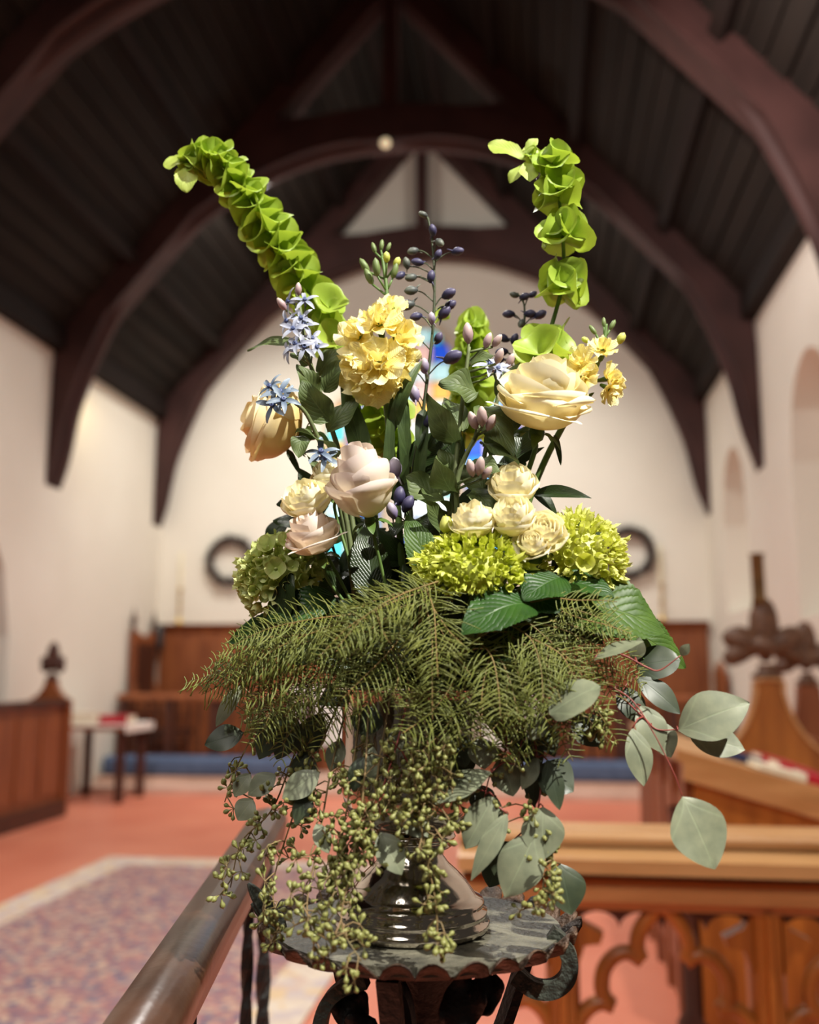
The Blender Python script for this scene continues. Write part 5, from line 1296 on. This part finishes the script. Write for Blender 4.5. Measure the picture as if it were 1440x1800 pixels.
FRONDS = [
 ('fern frond draped over the middle of the mound', [[(770, 1022), (700, 1048), (640, 1085), (592, 1140)], [(660, 1072), (668, 1100), (684, 1130)]], 48),
 ('fern frond hanging down the front, left of lime hydrangea', [[(745, 1025), (762, 1070), (766, 1120), (770, 1190)], [(762, 1070), (790, 1110), (822, 1140)]], 56),
 ('fern frond sweeping to the far left edge', [[(620, 1080), (540, 1090), (460, 1110), (385, 1150)], [(520, 1094), (450, 1135), (372, 1165)]], 44),
 ('fern frond below the far left one, tips at the left edge', [[(640, 1110), (550, 1125), (450, 1160), (362, 1192)], [(500, 1142), (440, 1190), (395, 1225)]], 44),
 ('fern frond drooping over the left shoulder of the urn', [[(650, 1120), (580, 1150), (500, 1190), (430, 1240)], [(540, 1170), (490, 1225), (462, 1285)]], 46),
 ('fern frond between left leaves and the urn rim', [[(680, 1110), (620, 1150), (560, 1190), (500, 1260)], [(600, 1165), (570, 1215), (545, 1262)]], 46),
 ('fern frond low over the urn rim at left of centre', [[(720, 1100), (680, 1150), (640, 1190), (600, 1230)], [(690, 1140), (700, 1190), (690, 1225)]], 50),
 ('sparse fern frond reaching down over the silver bowl', [[(800, 1130), (800, 1190), (760, 1250), (706, 1290)], [(800, 1190), (790, 1240), (812, 1290)]], 60),
 ('fern frond hanging right of the centre, below the hydrangea', [[(830, 1120), (862, 1150), (875, 1200), (880, 1260)], [(862, 1150), (850, 1200), (846, 1240)]], 50),
 ('fern frond under the big hydrangea leaf', [[(900, 1110), (905, 1160), (925, 1220), (965, 1270)], [(905, 1160), (890, 1220), (900, 1290)]], 46),
 ('fern frond on the right slope of the mound', [[(930, 1095), (970, 1130), (1010, 1170), (1050, 1230)], [(970, 1130), (960, 1180), (985, 1240)]], 46),
 ('fern frond spreading right towards the eucalyptus', [[(950, 1095), (1010, 1115), (1070, 1150), (1130, 1210)], [(1010, 1115), (1050, 1170), (1080, 1230)]], 44),
 ('fern frond lying across the big leaf at right', [[(960, 1070), (1010, 1072), (1060, 1090), (1110, 1125)]], 34),
 ('fern frond highest at right, over the leaf blades', [[(970, 1050), (1010, 1055), (1050, 1055), (1085, 1058)]], 26),
 ('dense fern frond in the right middle of the mound', [[(880, 1090), (930, 1120), (950, 1170), (955, 1235)], [(930, 1120), (985, 1150), (1015, 1200)]], 42),
 ('fern frond topmost between the roses and the mound', [[(800, 1040), (740, 1035), (680, 1050), (600, 1075)], [(700, 1042), (650, 1060), (560, 1110)]], 38),
 ('fern frond at left dipping below the pale hydrangea', [[(600, 1095), (530, 1120), (470, 1150), (410, 1200)], [(540, 1115), (480, 1120), (410, 1118)]], 42),
 ('fern frond at the lower left, tips over the dark leaves', [[(600, 1150), (540, 1200), (490, 1250), (440, 1310)], [(520, 1220), (470, 1235), (420, 1262)]], 42),
 ('fern frond trailing lowest at right of the urn', [[(900, 1150), (940, 1200), (960, 1250), (985, 1300)], [(930, 1190), (900, 1240), (860, 1290)]], 44),
]
for lab, paths, ln in FRONDS:
    root = F(*paths[0][0])
    t = thing('fern_frond', lab, 'fern', root, 'fern fronds of the mound')
    r_, n_ = MB(), MB(); k0 = rnd(-0.02, 0.015)
    for pth in paths:
        pp = [F(x, y, k0 - 0.014 * i) for i, (x, y) in enumerate(pth)]
        if pth is paths[0]:
            s_ = MOUTH + V3((rnd(-0.03, 0.03), -0.03, -0.01)); r_.tube(spline([s_, s_.lerp(pp[0], 0.6) + V3((0, 0, 0.02)), pp[0]], 5), 0.0009, 6)
        for rep in range(1):
            jx, jz = rnd(-0.016, 0.016), rnd(-0.018, 0.004)
            pinna(r_, n_, [q + V3((jx * (i + 1) / 2, 0.012, jz * (i + 1) / 2 - 0.004)) for i, q in enumerate(pp)], ln * S * 1.05, 0.0055, face=V3((rnd(-0.4, 0.4), -0.8, rnd(0.3, 0.9))))
        pinna(r_, n_, pp, ln * S * 1.12, face=V3((rnd(-0.2, 0.2), -0.8, 0.6)))
    obj('rachis', r_, M_rachis, t)
    obj('needles', n_, M_fern, t, kind='stuff')

# ------------------------------------------------------------------ seeded eucalyptus
bprof = [(0.10, -0.9), (0.16, -0.5), (0.42, -0.05), (0.50, 0.28), (0.40, 0.60), (0.20, 0.72), (0.08, 0.80), (0.02, 0.95)]
def cluster_mesh(name, seed):
    rr = random.Random(seed); mb = MB(); n = rr.choice((5, 6, 7, 7))
    br = MB()
    for k in range(n):
        d = V3((rr.uniform(-1, 1), rr.uniform(-1, 1), rr.uniform(-0.9, 1))).normalized(); L = rr.uniform(1.1, 2.1)
        br.lathe(bprof, 7, basis(d, (0, 0, 1), d * L, rr.uniform(0.85, 1.12)))
        mb.tube([(0, 0, 0), d * L * 0.6], 0.075, 4, False)
    a, b_ = br.mesh(name, M_berry), mb.mesh('stalks', M_twig)
    return a, b_
CL = [cluster_mesh('berry_cluster', i) for i in range(8)]
def eucalyptus(label, path, ncl, leaves, twig=M_twig, spread=26, bs=0.0048, r=0.0011, clus=(), u0=0.25):
    pts = spline(path, 8); n = len(pts)
    t = thing('eucalyptus_branch', label, 'eucalyptus', pts[0], 'eucalyptus branches')
    sm = MB().tube(pts, [r * (1 - 0.5 * i / n) for i in range(n)], 6)
    def put(p, q):
        mid = q.lerp(p, 0.5) + V3((rnd(-.004, .004), rnd(-.004, .004), 0.003)); sm.tube([q, mid, p], 0.00065, 5, False)
        m1, m2 = random.choice(CL); M = basis(V3((rnd(-.5, .5), rnd(-.5, .5), -1)), (0, 1, 0), p, bs * rnd(0.88, 1.1), rnd(0, 6))
        o = inst('berry_cluster', m1, t, M); inst('stalks', m2, o, Matrix(), True)
    for k in range(ncl):
        i = int((u0 + (1 - u0) * (k + rnd(0.1, 0.9)) / ncl) * (n - 1)); q = pts[i]
        put(q + V3((rnd(-1, 1) * spread * S, rnd(-0.9, 0.5) * spread * S, rnd(-1.1, 0.3) * spread * S)), q)
    for p in clus: put(p, min(pts, key=lambda w_: (w_ - p).length))
    for (a, b_, wd, mt_, kw) in leaves:
        kw = dict(dict(shape=sh_ell, bend=0.12, fold=0.06, nu=14, wave=0.05), **kw)
        q = min(pts, key=lambda w_: (w_ - a).length)
        if (q - a).length > 0.002: sm.tube([q, q.lerp(a, 0.5) + V3((0, 0, 0.003)), a], 0.0008, 5)
        obj('leaf', blade(MB(), a, b_, wd * S, **kw), mt_, t)
    obj('stem', sm, twig, t)
    return t
def G(px, py, k=-0.115): return A(px, py, k)
def lf(a, b_, wd, dy=-0.12, dk=False, **kw): return (A(*a, dy), A(*b_, dy - 0.005), wd, M_eucd if dk else M_euc, kw)
eucalyptus('seeded eucalyptus trailing farthest left, with a berry tip', [G(600, 1195, -.06), G(480, 1250, -.06), G(420, 1340, -.05), G(395, 1410, -.05)], 10,
  [lf((425, 1205), (380, 1277), 26, -.07), lf((428, 1288), (360, 1310), 44, -.06, True), lf((445, 1405), (418, 1442), 38, -.06), lf((440, 1360), (412, 1400), 30, -.055)], spread=24)
eucalyptus('seeded eucalyptus falling left of the urn onto the handrail side', [G(600, 1200, -.07), G(530, 1300, -.08), G(480, 1420, -.08), G(425, 1480, -.08), G(405, 1560, -.08)], 15,
  [lf((485, 1362), (436, 1398), 36, -.09), lf((500, 1250), (455, 1335), 48, -.07, True), lf((522, 1262), (486, 1335), 46, -.07, True)])
eucalyptus('seeded eucalyptus falling left, ending above the iron leaves', [G(610, 1205, -.08), G(555, 1330, -.1), G(510, 1450, -.11), G(480, 1560, -.11), G(495, 1650, -.12)], 21,
  [lf((562, 1358), (496, 1404), 40, -.12), lf((565, 1255), (528, 1335), 48, -.08, True), lf((530, 1320), (540, 1385), 40, -.09, True)])
eucalyptus('seeded eucalyptus reaching down past the tray rim at left', [G(620, 1205, -.09), G(585, 1340, -.11), G(560, 1480, -.13), G(540, 1600, -.15), G(572, 1692, -.165)], 24,
  [lf((556, 1448), (578, 1500), 26, -.13), lf((600, 1300), (580, 1355), 30, -.1), lf((545, 1395), (520, 1450), 30, -.12, True)])
eucalyptus('seeded eucalyptus hanging over the left side of the bowl', [G(640, 1205, -.1), G(620, 1350, -.12), G(600, 1480, -.13), G(575, 1580, -.14)], 20,
  [lf((650, 1240), (640, 1296), 50, -.1, True), lf((655, 1312), (652, 1378), 22, -.12)])
eucalyptus('seeded eucalyptus crossing the bowl to the left', [G(690, 1205, -.11), G(668, 1330, -.13), G(655, 1420, -.135), G(615, 1500, -.14), G(590, 1560, -.14)], 20,
  [lf((667, 1463), (706, 1538), 42, -.14), lf((640, 1330), (620, 1390), 30, -.12, True)])
eucalyptus('seeded eucalyptus with a russet fork in front of the bowl', [G(720, 1210, -.11), G(700, 1300, -.13), G(672, 1388, -.14), G(650, 1450, -.14), G(640, 1500, -.14)], 15, [lf((700, 1280), (690, 1330), 26, -.12)], twig=M_red)
eucalyptus('densest berried eucalyptus over the middle of the bowl', [G(735, 1210, -.11), G(748, 1280, -.14), G(755, 1350, -.145), G(742, 1420, -.145), G(730, 1470, -.145)], 26,
  [lf((705, 1420), (752, 1472), 40, -.14), lf((775, 1230), (790, 1298), 66, -.11, True, shape=sh_round)], spread=38, u0=0.3)
eucalyptus('seeded eucalyptus hanging to the right edge of the bowl', [G(755, 1210, -.11), G(780, 1300, -.13), G(788, 1380, -.135), G(760, 1440, -.14)], 14, [lf((800, 1290), (818, 1350), 44, -.11, True)], spread=32)
eucalyptus('long thin berried eucalyptus ending in front of the urn foot', [G(715, 1210, -.12), G(725, 1340, -.145), G(745, 1480, -.15), G(765, 1580, -.155), G(770, 1655, -.16)], 12, [], spread=18, clus=[A(770, 1655, -.165), A(745, 1590, -.16), A(752, 1580, -.16), A(780, 1665, -.16)])
eucalyptus('thin berried eucalyptus dipping to the tray at left of foot', [G(650, 1210, -.11), G(640, 1380, -.14), G(620, 1520, -.15), G(600, 1620, -.165), G(635, 1690, -.175)], 20, [], spread=26)
eucalyptus('broad-leaved eucalyptus hanging right of the bowl', [G(850, 1195, -.1), G(890, 1290, -.11), G(880, 1340, -.115), G(862, 1362, -.12), G(850, 1410, -.12)], 4,
  [lf((864, 1358), (752, 1414), 50, -.13, face=(0, -0.8, 1)), lf((845, 1296), (852, 1352), 44, -.115), lf((882, 1330), (902, 1400), 50, -.11), lf((868, 1400), (818, 1492), 48, -.125), lf((872, 1400), (848, 1470), 40, -.11), lf((892, 1430), (828, 1548), 30, -.13, shape=sh_lance),
   lf((872, 1225), (884, 1292), 46, -.1, True), lf((836, 1320), (792, 1362), 36, -.1, True), lf((835, 1380), (860, 1430), 40, -.10, True)], twig=M_red)
eucalyptus('broad-leaved eucalyptus with red twigs, lowest at right', [G(900, 1195, -.1), G(935, 1280, -.11), G(950, 1380, -.115), G(948, 1430, -.12), G(985, 1470, -.12)], 3,
  [lf((942, 1465), (888, 1578), 66, -.125), lf((955, 1418), (952, 1512), 62, -.12), lf((945, 1332), (918, 1388), 24, -.12), lf((962, 1335), (984, 1424), 30, -.12, True), lf((948, 1345), (1008, 1392), 60, -.11, True), lf((932, 1330), (940, 1420), 30, -.1, True),
   lf((900, 1480), (870, 1540), 50, -.09, True), lf((920, 1290), (950, 1350), 36, -.1, True), lf((900, 1280), (925, 1340), 34, -.1, True)], twig=M_red)
eucalyptus('seeded eucalyptus reaching the right edge of the tray', [G(890, 1200, -.09), G(920, 1350, -.1), G(945, 1480, -.12), G(955, 1550, -.13), G(945, 1600, -.14)], 12, [lf((985, 1518), (1004, 1608), 58, -.10, True), lf((880, 1500), (860, 1560), 44, -.05, True)], spread=22, clus=[A(975, 1515, -.12), A(940, 1590, -.14), A(965, 1540, -.13), A(915, 1600, -.13), A(880, 1420, -.12), A(880, 1450, -.12)])
eucalyptus('eucalyptus reaching out to the right with two broad leaves', [G(980, 1180, -.09), G(1060, 1200, -.09), G(1130, 1260, -.09), G(1155, 1282, -.09), G(1195, 1282, -.09)], 0,
  [lf((1192, 1284), (1318, 1236), 74, -.095, bend=0.2), lf((1212, 1292), (1310, 1318), 52, -.08), lf((1112, 1280), (1132, 1382), 40, -.10), lf((1126, 1240), (1162, 1322), 48, -.085), lf((1150, 1266), (1180, 1332), 44, -.08), lf((1088, 1208), (1130, 1272), 44, -.075, True), lf((1120, 1190), (1196, 1255), 40, -.07, True)], twig=M_red)
eucalyptus('thin red eucalyptus twig with one big hanging leaf at far right', [G(1060, 1200, -.10), G(1110, 1230, -.11), G(1150, 1290, -.115), G(1185, 1360, -.12), G(1200, 1400, -.12)], 0,
  [lf((1200, 1400), (1256, 1528), 84, -.12, bend=0.08)], twig=M_red, r=0.0008)
eucalyptus('eucalyptus twig forking to a tiny pale leaf at right', [G(1040, 1150, -.10), G(1090, 1150, -.11), G(1135, 1172, -.11), G(1160, 1178, -.11), G(1197, 1152, -.11)], 0,
  [lf((1197, 1152), (1212, 1132), 14, -.11), lf((1044, 1160), (1132, 1128), 32, -.12, face=(0, -0.6, 1)), lf((1118, 1172), (1196, 1160), 56, -.06, True, shape=sh_round), lf((1115, 1160), (1125, 1120), 26, -.08)], twig=M_red)
eucalyptus('eucalyptus with a pale leaf under the right fern and dark berries', [G(900, 1180, -.11), G(960, 1240, -.13), G(1010, 1255, -.12), G(1055, 1265, -.11)], 0,
  [lf((966, 1256), (1056, 1206), 66, -.145, face=(0, -0.8, 0.9), shape=sh_round), lf((1008, 1258), (1060, 1312), 52, -.10, True), lf((960, 1260), (930, 1300), 30, -.13), lf((945, 1265), (975, 1330), 36, -.10, True)], clus=[A(1055, 1262, -.115), A(1062, 1280, -.115), A(1050, 1285, -.115), A(1066, 1296, -.115), A(1040, 1272, -.115), A(1045, 1248, -.115)])
